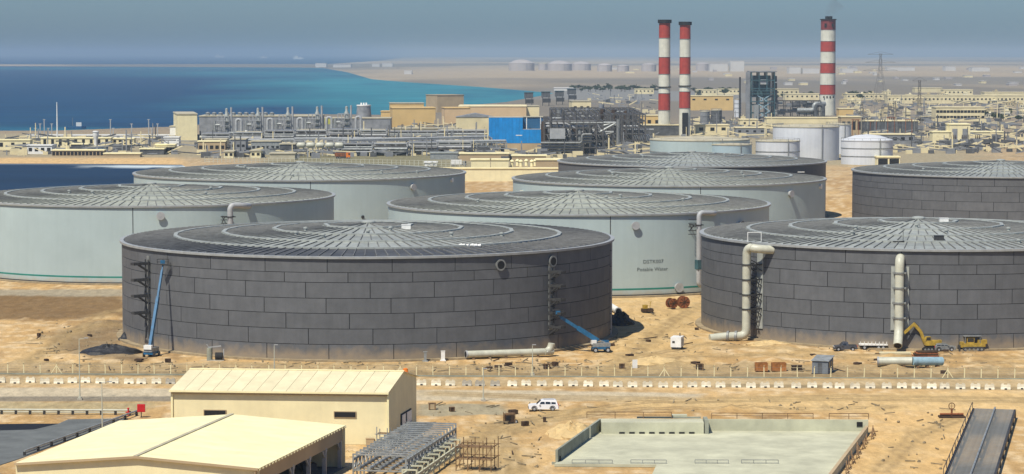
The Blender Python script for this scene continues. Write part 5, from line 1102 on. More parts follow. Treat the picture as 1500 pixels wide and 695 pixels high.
bld('process_hall', 'grey-white workshop at the left shoulder of the blue building', 668, 722, 172, 200, 26, 'pale_wall', roof='gable_y', roofm='grey_block')
bld('process_hall', 'cream block right of the long pale pink hall', 765, 790, 156, 176, 22, 'pale_wall', rot=5, side='tan_wall')
bld('process_hall', 'small ochre block above the dark pipe structure', 838, 866, 149, 176, 22, 'pale_wall', rot=6, side='tan_wall', win=(1, 3, 2.5, 2.0, 0.45))
bld('process_hall', 'ochre control house between dark pipe structure and twin chimneys', 934, 968, 170, 192, 16, 'ochre_wall', win=(1, 3, 2.6, 2.6, 0.3), roofm='pale_wall')
# --- turbine hall, left
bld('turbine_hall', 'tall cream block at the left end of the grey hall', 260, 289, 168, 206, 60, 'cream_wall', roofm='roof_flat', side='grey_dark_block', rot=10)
bld('turbine_annex', 'small white annex left of the tall cream block', 249, 261, 186, 204, 14, 'white_paint')
hall = bld('grey_hall', 'long grey hall stretching behind the evaporator units', 292, 470, 171, 199, 34, 'grey_block', roofm='roof_flat')
for k in range(11): MB().lathe([(1.6, 0), (1.6, 1.6), (2.0, 1.7), (0.1, 2.6)], 10).build('roof_vent', 'galv', hall, (-38+4.6*k, 6, hall['_h']+0.6), smooth=30)
bld('grey_hall', 'far grey shed continuing behind the cooling tower', 470, 572, 174, 190, 24, 'grey_block', roofm='roof_flat')
# --- evaporator units, one tower after the other
def steel(b, x0, x1, y0, y1, z0, z1, nx, ny, nz, w):
    for i in range(nx+1):
        for j in range(ny+1): b.beam((x0+(x1-x0)*i/nx, y0+(y1-y0)*j/ny, z0), (x0+(x1-x0)*i/nx, y0+(y1-y0)*j/ny, z1), w)
    for k in range(1, nz+1):
        z = z0+(z1-z0)*k/nz
        for j in range(ny+1): b.beam((x0, y0+(y1-y0)*j/ny, z), (x1, y0+(y1-y0)*j/ny, z), w*0.8)
        for i in range(nx+1): b.beam((x0+(x1-x0)*i/nx, y0, z), (x0+(x1-x0)*i/nx, y1, z), w*0.8)
    return b
def evaporator(label, px, py):
    P = gp(px, py); t = thing('evaporator_unit', label, 'evaporator', P, 0, 'evaporator units in a row')
    steel(MB(), -4, 4, 0, 6, 0, 16, 3, 1, 5, 0.35).build('frame', 'pipe_grey', t)
    MB().lathe([(1.4, 8), (1.6, 9), (1.6, 17), (0.9, 18), (0.9, 21), (0.2, 21.5)], 14, (2.2, 2, 0)).build('vessel', 'kerb_metal', t, smooth=40); MB().lathe([(1.7, 2), (1.9, 3), (1.9, 7), (1.2, 8)], 14, (2.2, 2, 0)).build('vessel', 'galv', t, smooth=40)
    MB().lathe([(0.7, 0), (0.7, 22)], 10, (5.4, 2, 0)).build('column', 'pipe_grey', t, smooth=40)
    MB().tube(path([(9, -1, 4), (9, -1, 14), (12.5, -1, 14), (12.5, -1, 5)], 2.2, 5), 1.0, 10).build('bend_pipe', 'pipe_grey', t, smooth=50)
    MB().tube([(4, -3, 4.6), (21, -3, 4.6)], 0.95, 10).build('header_pipe', 'kerb_metal', t, smooth=50); MB().tube([(-6, -2, 10), (-2, -2, 10)], 0.8, 8).tube([(-5.5, -2, 6), (-5.5, -2, 13)], 0.8, 8).build('side_pipe', 'galv', t, smooth=50)
    MB().box((8, 0, 1.5), (14, 6, 3)).build('base_block', 'grey_dark_block', t)
    for k in range(3): MB().box((0, -0.4, 4.5+4*k), (8.6, 1.4, 0.2)).build('walkway', 'steel_grey', t)
for k, (x, y) in enumerate(((327, 205), (373, 204), (417, 203), (460, 201), (503, 200))): evaporator(f'{_un[k]} evaporator unit from the tall cream block, grey frame and bent pipe', x, y)
ct = thing('cooling_tower', 'tapered grey cooling tower with white rim', 'cooling tower', gp(533, 187), 0); MB().lathe([(7.2, -0.5), (6.0, 10), (5.4, 17)], 24).build('shell', 'grey_block', ct, smooth=40); MB().lathe([(5.8, 17), (5.8, 18), (4.2, 18)], 24).build('rim', 'white_paint', ct, smooth=30); MB().box((-6, -7, 3), (18, 3, 4)).build('base_house', 'white_paint', ct)
for k in range(3): MB().box((-2+2*k, 0, 18.8), (1.2, 2, 1.6)).build('fan_housing', 'white_paint', ct)
yf = thing('crane_frame', 'yellow-green gantry frame between the evaporator units', 'gantry', gp(482, 191), 0); MB().box((0, 0, 6.8), (6.5, 4, 4.4)).build('beam_box', mat('lime', (0.45, 0.46, 0.06), 0.6), yf)
for s in (-2.6, 2.6): MB().beam((s, 0, 0), (s, 0, 5), 0.9).build('leg', 'lime', yf)
# --- low plant buildings in front of the evaporators
rows_ = [('grey_block', 338, 360, 205, 226, 'two-tier grey plant block below the second evaporator'), ('galv', 368, 410, 208, 227, 'grey plant shed with pale tank at its right end'), ('grey_dark_block', 410, 432, 212, 228, 'dark equipment shed left of the row of white vessels'),
         ('pale_wall', 300, 332, 205, 222, 'low pale shed in front of the long grey hall'), ('roof_flat', 432, 500, 196, 207, 'flat-roofed plant deck behind the row of white vessels'), ('roof_flat', 500, 575, 193, 204, 'flat-roofed plant deck in front of the cooling tower'), ('roof_flat', 575, 670, 189, 201, 'long flat plant deck in front of the ochre halls'),
         ('cream_wall', 328, 342, 223, 232, 'small cream cabin by the inlet, left one'), ('cream_wall', 367, 382, 222, 232, 'small cream cabin by the inlet, right one'), ('roof_flat', 395, 432, 226, 234, 'low wall house above the left pale tank'), ('grey_dark_block', 560, 600, 204, 214, 'dark shed under the long pipe bridge')]
for (m, x0, x1, yt, yb, lab) in rows_: bld('plant_shed', lab, x0, x1, yt, yb, 14, m, 'shed', roofm='roof_flat', win=(1, max(2, int((x1-x0)/7)), 1.6, 1.4, 0.25) if m not in ('roof_flat',) else None, group='plant sheds')
# pipe bridge with pale columns
def bridge(label, x0, x1, yb0, yb1, yt0, n, m='pipe_grey', pipes=5, w=8, nm='pipe_bridge'):
    a, b_ = gp(x0, yb0), gp(x1, yb1); t = thing(nm, label, 'pipe bridge', a, 0, 'pipe bridges'); H = at(x0, yt0, a.y).z; d = b_-a; L = d.length; rz = math.atan2(d.y, d.x); e = d.normalized(); s = Vector((-e.y, e.x, 0))
    for k in range(n+1):
        p = e*L*k/n; MB().beam(p, p+up*H, 0.75).build('column', m, t); MB().beam(p+s*w, p+s*w+up*H, 0.75).build('column', m, t); MB().beam(p+up*(H-0.3), p+s*w+up*(H-0.3), 0.6).build('cross_beam', m, t)
    for q in (0, w): MB().beam(s*q+up*(H-0.2), d+s*q+up*(H-0.2), 0.6).beam(s*q+up*H*0.62, d+s*q+up*H*0.62, 0.5).build('beam', m, t)
    for k in range(pipes): MB().tube([s*(w*(k+0.5)/pipes)+up*(H+0.5+0.2*(k % 2)), d+s*(w*(k+0.5)/pipes)+up*(H+0.5+0.2*(k % 2))], 0.45+0.15*(k % 3), 8).build('pipe', ('galv', 'pipe_grey', 'steel_grey')[k % 3], t, smooth=50)
    return t
bridge('long pipe bridge on pale columns left of the blue building', 505, 720, 228, 222, 207, 14); bridge('pipe bridge row behind the white vessels', 432, 560, 222, 221, 205, 9, 'pipe_grey', 4, 6); bridge('low pipe bridge below the blue building', 640, 742, 225, 224, 209, 7, 'galv', 4, 6)
bridge('pipe bridge at the left, beside the inlet beach', 300, 440, 220, 219, 207, 9, 'galv', 3, 5)
for k in range(5):
    P = gp(441+14*k, 229); t = thing('pressure_vessel', f'{_un[k]} white pressure vessel in the row below the evaporators', 'vessel', P, 0, 'white pressure vessels')
    MB().tube([(-2.6, 0, 6.3), (-2.3, 0, 6.3), (-1.6, 0, 6.3), (1.6, 0, 6.3), (2.3, 0, 6.3), (2.6, 0, 6.3)], [0.3, 1.1, 1.6, 1.6, 1.1, 0.3], 12).build('shell', 'pipe_cream', t, smooth=50)
    for s in (-1.3, 1.3): MB().beam((s, 0, -0.1), (s, 0, 5.0), 0.6).build('saddle', 'pipe_grey', t)
    MB().box((0, 0, 2.6), (4.6, 1.6, 0.3)).build('deck', 'pipe_cream', t)
# open process frames packed along the front of the plant
def frame_unit(label, x0, x1, yb, yt, depth, seed, mf='pipe_grey'):
    P0, P1 = gp(x0, yb), gp(x1, yb); w = (P1-P0).x; H = at(x0, yt, P0.y).z; t = thing('process_unit', label, 'process unit', P0, 0, 'open process units'); r = np.random.default_rng(seed); nx = max(2, int(w/6))
    steel(MB(), 0, w, 0, depth, -0.2, H, nx, 2, 3, 0.5).build('frame', mf, t)
    for k in range(nx*2):
        x = w*(k+0.5)/(nx*2); q = r.random(); y = depth*(0.2+0.6*r.random())
        if q < 0.4: MB().tube([(x-w/nx*0.5, y, H*(0.3+0.5*r.random())), (x+w/nx*0.5, y, H*(0.3+0.5*r.random()))], 0.9+0.7*r.random(), 9).build('vessel', ('pipe_cream', 'galv', 'pipe_grey')[k % 3], t, smooth=50)
        elif q < 0.75: MB().lathe([(0.8+r.random(), 0), (0.8+r.random(), H*(0.6+0.6*r.random()))], 9, (x, y, 0)).build('column_vessel', ('galv', 'grey_block', 'white_paint')[k % 3], t, smooth=40)
        else: MB().box((x, y, H*0.3), (w/nx*0.8, depth*0.4, H*0.5)).build('pump_block', ('grey_dark_block', 'steel_grey', 'grey_block')[k % 3], t)
    for k in range(4): z = H*(0.35+0.2*k); MB().tube([(0, -0.6+0.3*k, z), (w, -0.6+0.3*k, z)], 0.4+0.2*(k % 2), 8).build('pipe', ('steel_mid', 'pipe_grey', 'steel_grey', 'galv')[(k+seed) % 4], t, smooth=50)
    MB().box((w/2, depth/2, H+0.2), (w*0.9, depth*0.8, 0.3)).build('top_deck', ('roof_flat', 'grey_block')[seed % 2], t); MB().box((w/2, depth*0.95, H*0.45), (w*0.96, 0.6, H*0.85)).build('rear_screen', 'grey_dark_block', t)
for k, (x0, x1, yb, yt, wh) in enumerate(((296, 336, 214, 196, 'below the first evaporator unit'), (342, 384, 212, 194, 'below the second evaporator unit'), (388, 430, 212, 192, 'below the third evaporator unit'), (432, 478, 210, 191, 'below the fourth evaporator unit'), (482, 524, 208, 190, 'below the fifth evaporator unit'), (528, 566, 207, 191, 'below the cooling tower'), (500, 545, 229, 211, 'right of the row of white vessels'), (548, 596, 228.5, 210, 'under the left half of the long pipe bridge'), (600, 640, 227, 209, 'under the middle of the long pipe bridge'), (642, 690, 225, 208, 'under the right end of the long pipe bridge'), (570, 640, 206, 193, 'in front of the large ochre hall'), (642, 712, 204, 191, 'in front of the pinkish hall'))): frame_unit('grey open process unit with vessels ' + wh, x0, x1, yb, yt, 16, k+3)
# big dark pipe structure right of the blue building
P = gp(797, 226); t = thing('process_structure', 'dense dark steel pipe structure right of the blue building', 'pipe structure', P); Wd = (gp(936, 226)-P).x
steel(MB(), 0, Wd*0.62, 0, 110, 0, 19, 9, 5, 5, 0.7).build('frame', 'steel_mid', t); steel(MB(), Wd*0.15, Wd*1.18, 120, 330, 0, 20, 14, 6, 5, 0.75).build('frame', 'steel_mid', t)
rr_ = np.random.default_rng(5)
for k in range(46):
    x, y = Wd*(0.2+0.95*rr_.random()), 120+205*rr_.random(); h_ = 10+14*rr_.random()
    MB().lathe([(1.0+rr_.random(), 0), (1.0+rr_.random(), h_)], 9, (x, y, 0)).build('vessel', ('grey_dark_block', 'steel_grey', 'steel_mid', 'grey_block', 'brown_dark')[k % 5], t, smooth=40)
for k in range(36):
    x, y, z = Wd*(0.15+0.8*rr_.random()), 120+205*rr_.random(), 4+16*rr_.random(); MB().tube([(x, y, z), (x+8+16*rr_.random(), y, z)], 0.4+0.6*rr_.random(), 7).build('pipe', ('galv', 'steel_grey', 'pipe_grey')[k % 3], t, smooth=50)
for k in range(34):
    x, y = rr_.random()*Wd*0.55, rr_.random()*100; MB().lathe([(1.0+rr_.random(), 0), (1.0+rr_.random(), 12+rr_.random()*8)], 9, (x, y, 0)).build('vessel', ('grey_dark_block', 'steel_grey', 'brown_dark', 'grey_block')[k % 4], t, smooth=40)
for k in range(40):
    y = rr_.random()*110; z = 2+rr_.random()*17; x0 = rr_.random()*Wd*0.3; MB().tube(path([(x0, y, z), (x0+5+rr_.random()*25, y, z), (x0+8+rr_.random()*25, y, max(1, z-4-6*rr_.random()))], 0.8, 3), 0.35+0.5*rr_.random(), 7).build('pipe', ('steel_grey', 'galv', 'grey_dark_block', 'pipe_grey')[k % 4], t, smooth=50)
for k in range(7): MB().box((Wd*0.1+rr_.random()*Wd*0.8, 115+rr_.random()*90, 3+rr_.random()*8), (6+8*rr_.random(), 8, 6+6*rr_.random())).build('equipment_block', ('grey_dark_block', 'steel_mid', 'brown_dark')[k % 3], t)
MB().box((Wd*0.14, -1, 12), (9, 4, 6)).build('drum_house', 'pipe_grey', t)
for k in range(7): MB().lathe([(0.9, 0), (0.8, 26-k)], 8, (4+k*7.5, 4+k*12, 0)).build('vent_stack', 'steel_mid', t, smooth=40)
for k in range(4): MB().tube(path([(-2, -3-k, 2+1.6*k), (22, -3-k, 2+1.6*k), (22, -3-k, 7+1.6*k), (Wd*0.5, -3-k, 7+1.6*k)], 1.5, 4), 0.6, 8).build('pipe', 'steel_grey', t, smooth=50)
for (x0, x1, yt, yb, lab) in ((897, 926, 196, 209, 'pale grey arched shelter near the twin chimneys'), (925, 958, 198, 213, 'grey arched shelter left of the twin chimneys')):
    P0, P1 = gp(x0, yb), gp(x1, yb); w = (P1-P0).x; H = at(x0, yt, P0.y).z; t = thing('arched_shelter', lab, 'shelter', (P0+P1)/2, 0, 'grey arched shelters'); MB().extrude_y([(-w/2, 2.5), (-w*0.4, H*0.85), (-w*0.2, H), (w*0.3, H), (w*0.45, H*0.8), (w/2, 2.5)], 0, 16).build('cover', 'grey_block', t)
    for k in range(4): MB().beam((-w*0.45+w*0.3*k, 0.5, -0.2), (-w*0.45+w*0.3*k, 0.5, 3), 0.5).build('post', 'steel_dark', t)
for k, (x, y) in enumerate(((768, 157), (793, 155.5), (813, 154), (831, 150))):
    P = gp(x, y); w = 13/ppm(P); t = thing('turbine_unit', f'{_un[k]} dark turbine intake box from the left, by the bay', 'turbine', P, 0, 'dark turbine intakes by the bay')
    MB().box((w/2, 4, 12.5), (w, 8, 6)).build('intake_house', 'grey_dark_block', t); MB().box((w*0.6, 4, 6), (w*0.9, 8, 4.5)).build('duct', 'steel_dark', t); MB().box((w/2, 4, 15.8), (w*1.1, 9, 0.6)).build('roof', 'teal_steel', t)
    for q in (0.15, 0.85): MB().beam((w*q, 0, -0.2), (w*q, 0, 10), 0.8).build('leg', 'steel_dark', t)
# low cream structures and retaining wall in front of the blue building
bld('retaining_wall', 'long ribbed sandstone-coloured retaining wall behind the pale tanks', 560, 842, 247.5, 266, 2, 'cream_wall', 'wall', roofm='cream_roof')
P = gp(690, 266)
for (x0, x1, yt, yb, m, lab, rf) in ((673, 745, 226, 236, 'tan_wall', 'long low cream-roofed shed below the blue building', 'cream_roof'), (690, 718, 235, 246, 'cream_wall', 'left cream tank house on the retaining wall', 'cream_roof'), (719, 745, 235, 246, 'cream_wall', 'right cream tank house on the retaining wall', 'cream_roof'), (750, 800, 229, 237, 'tan_wall', 'cream-roofed shed under the blue building right corner', 'cream_roof'), (785, 826, 235, 246, 'tan_wall', 'cream-roofed shed at the dark pipe structure', 'cream_roof'), (630, 670, 225, 234, 'galv', 'grey flat-topped shed left of the cream roofs', 'kerb_metal'), (622, 640, 239, 244, 'white_paint', 'white container left of the parked lorry', 'white_paint')):
    bld('yard_shed', lab, x0, x1, yt, yb, 9, m, 'shed', roofm=rf, group='yard sheds')
P = gp(672, 244); t = thing('parked_lorry', 'white lorry parked beside the cream tank houses', 'lorry', P); MB().box((-1.2, 0, 2.2), (5.6, 2.3, 2.4)).build('load_box', 'white_paint', t); MB().box((3.0, 0, 1.7), (1.8, 2.2, 2.2)).build('cab', 'grey_block', t); MB().box((3.6, -1.12, 2.2), (0.8, 0.05, 0.8)).build('window', 'glass_dark', t)
for x in (-3, -1.8, 3): wheel(t, (x, -1.0, 0.5), 0.5, 0.35); wheel(t, (x, 1.0, 0.5), 0.5, 0.35)
MB().box((0, 0, 0.9), (8, 1.6, 0.3)).build('chassis', 'steel_dark', t)
for k in range(9):
    P = gp(742+7*k + (k % 3), 244+(k % 2)); t = thing('yard_bollard', f'{_un[k]} small cream pillar from the left on the retaining wall', 'pillar', P, 0, 'cream pillars on the wall'); MB().lathe([(0.9, -0.2), (0.8, 2.6), (1.2, 2.8), (1.0, 3.4), (0.1, 3.9)], 9).build('pillar', 'cream_roof', t, smooth=30); MB().box((0, 0, 0.1), (2.2, 2.2, 0.3)).build('plinth', 'tan_wall', t)
# --- teal boiler frame and ducts
P = gp(1092, 178); t = thing('boiler_structure', 'tall teal steel boiler frame with pale lift shaft', 'boiler', P); kx = 1/ppm(P); H = at(1100, 106, P.y).z
steel(MB(), 5, 25, 0, 22, 0, H, 3, 2, 6, 0.9).build('frame', 'teal_steel', t); MB().box((2.0, 1, H*0.53), (3.4, 4, H*0.94)).build('lift_shaft', 'grey_block', t); MB().box((15, 14, H*0.72), (15, 12, H*0.42)).build('boiler_casing', 'teal_steel', t)
MB().box((16, 2, H*0.8), (7, 3, H*0.10)).build('drum_house', 'pipe_grey', t); MB().box((15, 11, H+0.5), (24, 24, 1.0)).build('roof_deck', 'grey_block', t)
for z in (0.62, 0.56, 0.4): MB().box((14, -0.8, H*z), (20, 1.8, 0.8)).build('gallery', 'teal_steel', t)
for k in range(3):
    z0, z1 = H*(0.05+0.16*k), H*(0.21+0.16*k); MB().beam((10, -0.5, z0), (21, -0.5, z1), 0.7).beam((21, -0.5, z0), (10, -0.5, z1), 0.7).build('cross_brace', 'pipe_blue', t)
for k in range(5): MB().beam((25, 3*k, 0), (25, 3*k, H*0.95), 0.8).build('column', 'steel_dark', t); MB().box((26.5, 3+2*k, H*(0.3+0.14*k)), (3, 3, H*0.12)).build('duct', 'grey_dark_block', t)
MB().box((9, -3, H*0.17), (4, 3, H*0.34)).build('stair_tower', 'galv', t); MB().tube([(-5, 0, 0), (-5, 0, H*0.9)], 0.8, 8).build('downpipe', 'steel_dark', t, smooth=40)
P = gp(1129, 171); t = thing('flue_ducts', 'tangle of grey flue ducts between boiler and lone chimney', 'ducts', P); Wd = (gp(1206, 171)-P).x; H = at(1160, 148, P.y).z
steel(MB(), 0, Wd*0.95, 0, 14, 0, H, 7, 1, 3, 0.7).build('frame', 'steel_dark', t)
for k in range(16):
    x = rr_.random()*Wd*0.8; z = H*(0.2+0.7*rr_.random()); MB().box((x+4, 2+8*rr_.random(), z), (5+9*rr_.random(), 5, 2.0+2*rr_.random()), ry=(rr_.random()-0.5)*0.5*(k % 2)).build('duct', ('grey_block', 'grey_dark_block', 'galv')[k % 3], t)
MB().tube(path([(Wd*0.5, -1, H*0.4), (Wd*0.82, -1, H*0.4), (Wd*0.82, -1, H*0.8), (Wd*1.04, 4, H*0.8)], 3), 2.2, 10).build('main_flue', 'galv', t, smooth=50); MB().tube(path([(Wd*0.85, -3, 0), (Wd*0.85, -3, H*0.75), (Wd*0.99, -3, H*0.75), (Wd*0.99, -3, 0)], 3), 1.8, 10).build('main_flue', 'grey_dark_block', t, smooth=50)
for (x0, x1, yt, yb, m, lab, w_) in ((1123, 1236, 173.5, 187, 'pale_wall', 'long pale yellow hall at the foot of the flue ducts', None), (1008, 1074, 141, 162, 'ochre_wall', 'ochre hall right of the twin chimneys', (1, 4, 3, 1.5, 0.6)), (1019, 1068, 184, 198, 'pale_wall', 'cream gatehouse behind the wide low tank', (1, 3, 3, 2.4, 0.3)), (1078, 1122, 188, 200, 'grey_block', 'grey pump house left of the big white tank', (1, 4, 2, 1.5, 0.3)), (1084, 1110, 176, 188, 'pale_wall', 'small pale block at the boiler foot', (1, 2, 2, 1.5, 0.3)),
                       (936, 1004, 184, 199, 'grey_dark_block', 'dark grey machine house behind the twin chimneys', None), (1229, 1250, 160, 176, 'ochre_wall', 'small ochre block right of the lone chimney', None), (1232, 1262, 172, 200, 'tan_wall', 'tan transformer wall behind the domed white tank', (1, 4, 2.2, 6, 0.2)), (1262, 1345, 178, 196, 'grey_dark_block', 'long dark switch hall with pale roof edge', None), (1270, 1340, 198, 212, 'grey_block', 'grey low relay house right of the domed white tank', (1, 6, 2.4, 2, 0.3))):
    bld('power_house', lab, x0, x1, yt, yb, 18, m, 'building', win=w_, roofm='pale_wall', group='power plant buildings')
bld('shelter', 'cream-framed open shelter with dark bays by the domed white tank', 1285, 1318, 231, 243, 8, 'cream_wall', 'shelter', roofm='cream_roof', win=(1, 2, 5.0, 3.2, 0.05))
bld('substation_building', 'tall cream substation building with wide flat cap, right', 1391, 1421, 183, 210, 16, 'cream_wall', roofm='cream_roof', win=(1, 2, 3.4, 6.5, 0.1), winm='grey_block'); bld('substation_building', 'low cream wing left of the tall substation building', 1366, 1392, 194, 210, 12, 'cream_wall', roofm='cream_roof', door=0.3); bld('substation_building', 'cream wing at the right edge beside the substation', 1422, 1470, 194, 204, 12, 'cream_wall', roofm='cream_roof')
for k, x in enumerate((1397, 1412, 1432)):
    P = gp(x, 217); t = thing('power_transformer', ('left', 'middle', 'right')[k] + ' grey transformer in front of the substation', 'transformer', P, 0, 'grey transformers'); MB().box((0, 0, 2.8), (4.6, 3.4, 5.4)).build('tank', 'grey_block', t)
    for s in (-1.2, 0, 1.2): MB().lathe([(0.25, 5.5), (0.4, 6.4), (0.2, 8.2)], 8, (s, 0, 0)).build('bushing', 'brown_dark', t, smooth=30)
    for s in (-1, 1): MB().box((s*3, 0, 2.6), (1.2, 3, 4)).build('radiator', 'grey_dark_block', t)
mat('pylon_grey', (0.15, 0.145, 0.14), 0.6, var=0.15)
# lattice pylons and the switchyard gantries
def pylon(label, px, yb, yt, wb, arms=3, m='pylon_grey', group='lattice pylons'):
    P = gp(px, yb); H = at(px, yt, P.y).z; t = thing('lattice_pylon', label, 'pylon', P, 0.1, group); th = max(0.18, 0.30/ppm(P)); n = 8
    wd = lambda z: wb/2*(1-0.85*min(1, z/(H*0.7))) + 0.5
    b = MB(); d = MB()
    for sx in (-1, 1):
        for sy in (-1, 1): b.beam((sx*wb/2, sy*wb/2, -0.3), (sx*wd(H*0.7), sy*wd(H*0.7), H*0.7), th); b.beam((sx*wd(H*0.7), sy*wd(H*0.7), H*0.7), (sx*0.5, sy*0.5, H), th)
    b.build('leg_frame', m, t)
    for k in range(n):
        z0, z1 = H*k/n, H*(k+1)/n
        for sy in (-1, 1): d.beam((-wd(z0), sy*wd(z0), z0), (wd(z1), sy*wd(z1), z1), th*0.7).beam((wd(z0), sy*wd(z0), z0), (-wd(z1), sy*wd(z1), z1), th*0.7)
        d.beam((-wd(z1), 0, z1), (wd(z1), 0, z1), th*0.7)
    d.build('lattice', m, t)
    for k in range(arms): z = H*(0.72+0.27*k/max(1, arms-1)); L = wb*(1.1-0.15*k) if arms > 1 else wb; MB().beam((-L, 0, z), (L, 0, z), th*1.2).beam((-L, 0, z), (0, 0, z+2.5), th*0.8).beam((L, 0, z), (0, 0, z+2.5), th*0.8).build('cross_arm', m, t)
pylon('tallest lattice pylon, right of the lone chimney', 1289, 166, 79, 16, 3); pylon('slim lattice pylon in the switchyard, right of the tallest', 1346, 214, 118, 5, 2); pylon('lattice mast left in the switchyard', 1262, 196, 150, 5, 1); pylon('lattice mast over the dark switch hall', 1310, 206, 148, 5, 1)
for k in range(9):
    x = 1240+13*k; P = gp(x, 196+(k % 3)*7); t = thing('switch_gantry', f'{_un[k]} thin brown switchyard gantry from the left', 'gantry', P, 0, 'switchyard gantries'); h = 9+4*((k*7) % 3)
    for s in (-2.2, 2.2): MB().beam((s, 0, -0.2), (s, 0, h), 0.35).build('post', 'rust' if k % 2 else 'steel_grey', t)
    MB().beam((-2.8, 0, h), (2.8, 0, h), 0.4).build('cross_beam', 'rust' if k % 2 else 'steel_grey', t)
    for s in (-1.2, 0.2, 1.6): MB().lathe([(0.2, 0), (0.3, 1.5)], 6, (s, 0, h-1.7)).build('insulator', 'brown_dark', t)
# office blocks and town rows on the right
for (x0, x1, yt, yb, lab, w_) in ((1371, 1442, 158, 178, 'two-storey pale office block with dark window bands on the right', (2, 14, 2.6, 2.2, 0.1)), (1300, 1500, 140.5, 152, 'very long pale barrack block with a row of small windows', (1, 34, 2.0, 2.0, 0.2)), (1340, 1380, 129.5, 136, 'white roofed block above the long barrack', None), (1382, 1425, 132, 141, 'stepped pale block right of the white roofed one', (1, 7, 2, 2, 0.3)), (1442, 1520, 136, 150, 'pale block at the far right edge behind the trees', (1, 8, 2, 2, 0.3)), (1240, 1300, 138, 147, 'pale low houses right of the lone chimney', (1, 9, 2.0, 1.8, 0.3)), (1136, 1170, 131, 142, 'pale houses left of the lone chimney, nearer', (1, 5, 2, 2, 0.3)), (1150, 1200, 138, 147, 'cream houses just left of the lone chimney', (1, 7, 2, 2, 0.3)), (1052, 1084, 131, 139, 'pale villas behind the ochre hall', (1, 6, 2, 2, 0.3)), (1020, 1050, 132, 140, 'pale villas right of the twin chimneys', (1, 5, 2, 2, 0.3)), (930, 958, 131, 138, 'small white houses left of the twin chimneys', (1, 5, 2, 2, 0.3))):
    bld('town_block', lab, x0, x1, yt, yb, 24, 'pale_wall', 'building', win=w_, roofm='pale_wall', group='pale town blocks')
# left peninsula
for (x0, x1, yt, yb, m, lab, w_) in ((40, 262, 199, 202.5, 'white_paint', 'long white sea wall along the back of the peninsula', None), (60, 162, 203, 215, 'cream_wall', 'long cream shed with dark doorways on the peninsula', (1, 9, 1.8, 3.4, 0.15)), (40, 76, 214, 226, 'white_paint', 'white cabin row at the left edge of the peninsula', (1, 4, 2, 2, 0.2)), (104, 129, 212, 220, 'grey_dark_block', 'dark open shelter left of the white water tower', None), (128, 155, 216, 223, 'blue_shade', 'blue-grey covered store under the white water tower', None), (76, 152, 221, 229.5, 'tan_wall', 'row of tan huts above the beach', (1, 14, 1.6, 2.0, 0.1)), (164, 196, 204, 214, 'pale_wall', 'pale yellow shed in the middle of the peninsula', (1, 4, 1.8, 2.5, 0.2)), (240, 262, 202, 214, 'white_paint', 'white cabin left of the tall cream block', None), (228, 256, 213, 226, 'cream_wall', 'cream open-sided shelter near the inlet', (1, 5, 3, 3.4, 0.0)), (205, 240, 219, 227, 'grey_dark_block', 'dark fence-like store beside the cream shelter', None), (-40, 44, 206, 220, 'cream_wall', 'cream shed cut by the left picture edge', (1, 5, 2, 2.5, 0.2)), (290, 330, 208, 226, 'tan_wall', 'tan machine shed at the inlet head', (1, 5, 2, 2, 0.2)), (152, 205, 226, 230.5, 'tan_wall', 'low tan wall between huts and dark store', None)):
    bld('shore_building', lab, x0, x1, yt, yb, 9, m, 'building', win=w_, roofm='cream_roof' if m != 'white_paint' else 'white_paint', group='buildings on the peninsula')
P = gp(140.5, 217); t = thing('water_tower', 'white mushroom water tower on the peninsula', 'water tower', P); H = at(140, 192, P.y).z; MB().lathe([(1.3, -0.2), (1.0, H*0.45), (1.5, H*0.6), (1.9, H*0.75), (1.9, H*0.97), (1.2, H)], 16).build('tower', 'white_paint', t, smooth=40); MB().lathe([(2.0, H*0.9), (2.2, H*0.92), (2.0, H*0.95)], 16).build('rim', 'pipe_grey', t)
P = gp(84, 206); t = thing('radio_mast', 'tall thin pale mast on the peninsula', 'mast', P); H = at(84, 150, P.y).z; MB().lathe([(0.55, -0.2), (0.45, H*0.5), (0.25, H)], 8).build('mast', 'white_paint', t, smooth=40); MB().box((0, 0, 0.5), (2.5, 2.5, 1)).build('base', 'concrete', t)
for k, x in enumerate((52, 59, 65, 71, 76, 162, 166, 193, 218, 222, 231)):
    P = gp(x, 203); H = 7+3*(k % 3); t = thing('jetty_pole', f'{_un[k]} short pole from the left along the white sea wall', 'pole', P, 0, 'poles along the sea wall'); MB().beam((0, 0, -0.2), (0, 0, H), 0.6).build('pole', 'pipe_grey', t); MB().box((0, 0, H), (1.8, 0.4, 0.5)).build('lamp', 'pipe_grey', t)
P = gp(110, 189, SEA); t = thing('work_boat', 'small dark work boat moored off the peninsula', 'boat', P + Vector((0, 0, 0.1)), 0.3); MB().prism([(-8, 0), (-7, -2), (5, -2), (9, 0), (5, 2), (-7, 2)], 0, 2).build('hull', 'blue_shade', t); MB().box((3, 0, 3.5), (4, 2.6, 3)).build('cabin', 'white_paint', t); MB().beam((-2, 0, 2), (-2, 0, 9), 0.3).build('mast', 'steel_grey', t)
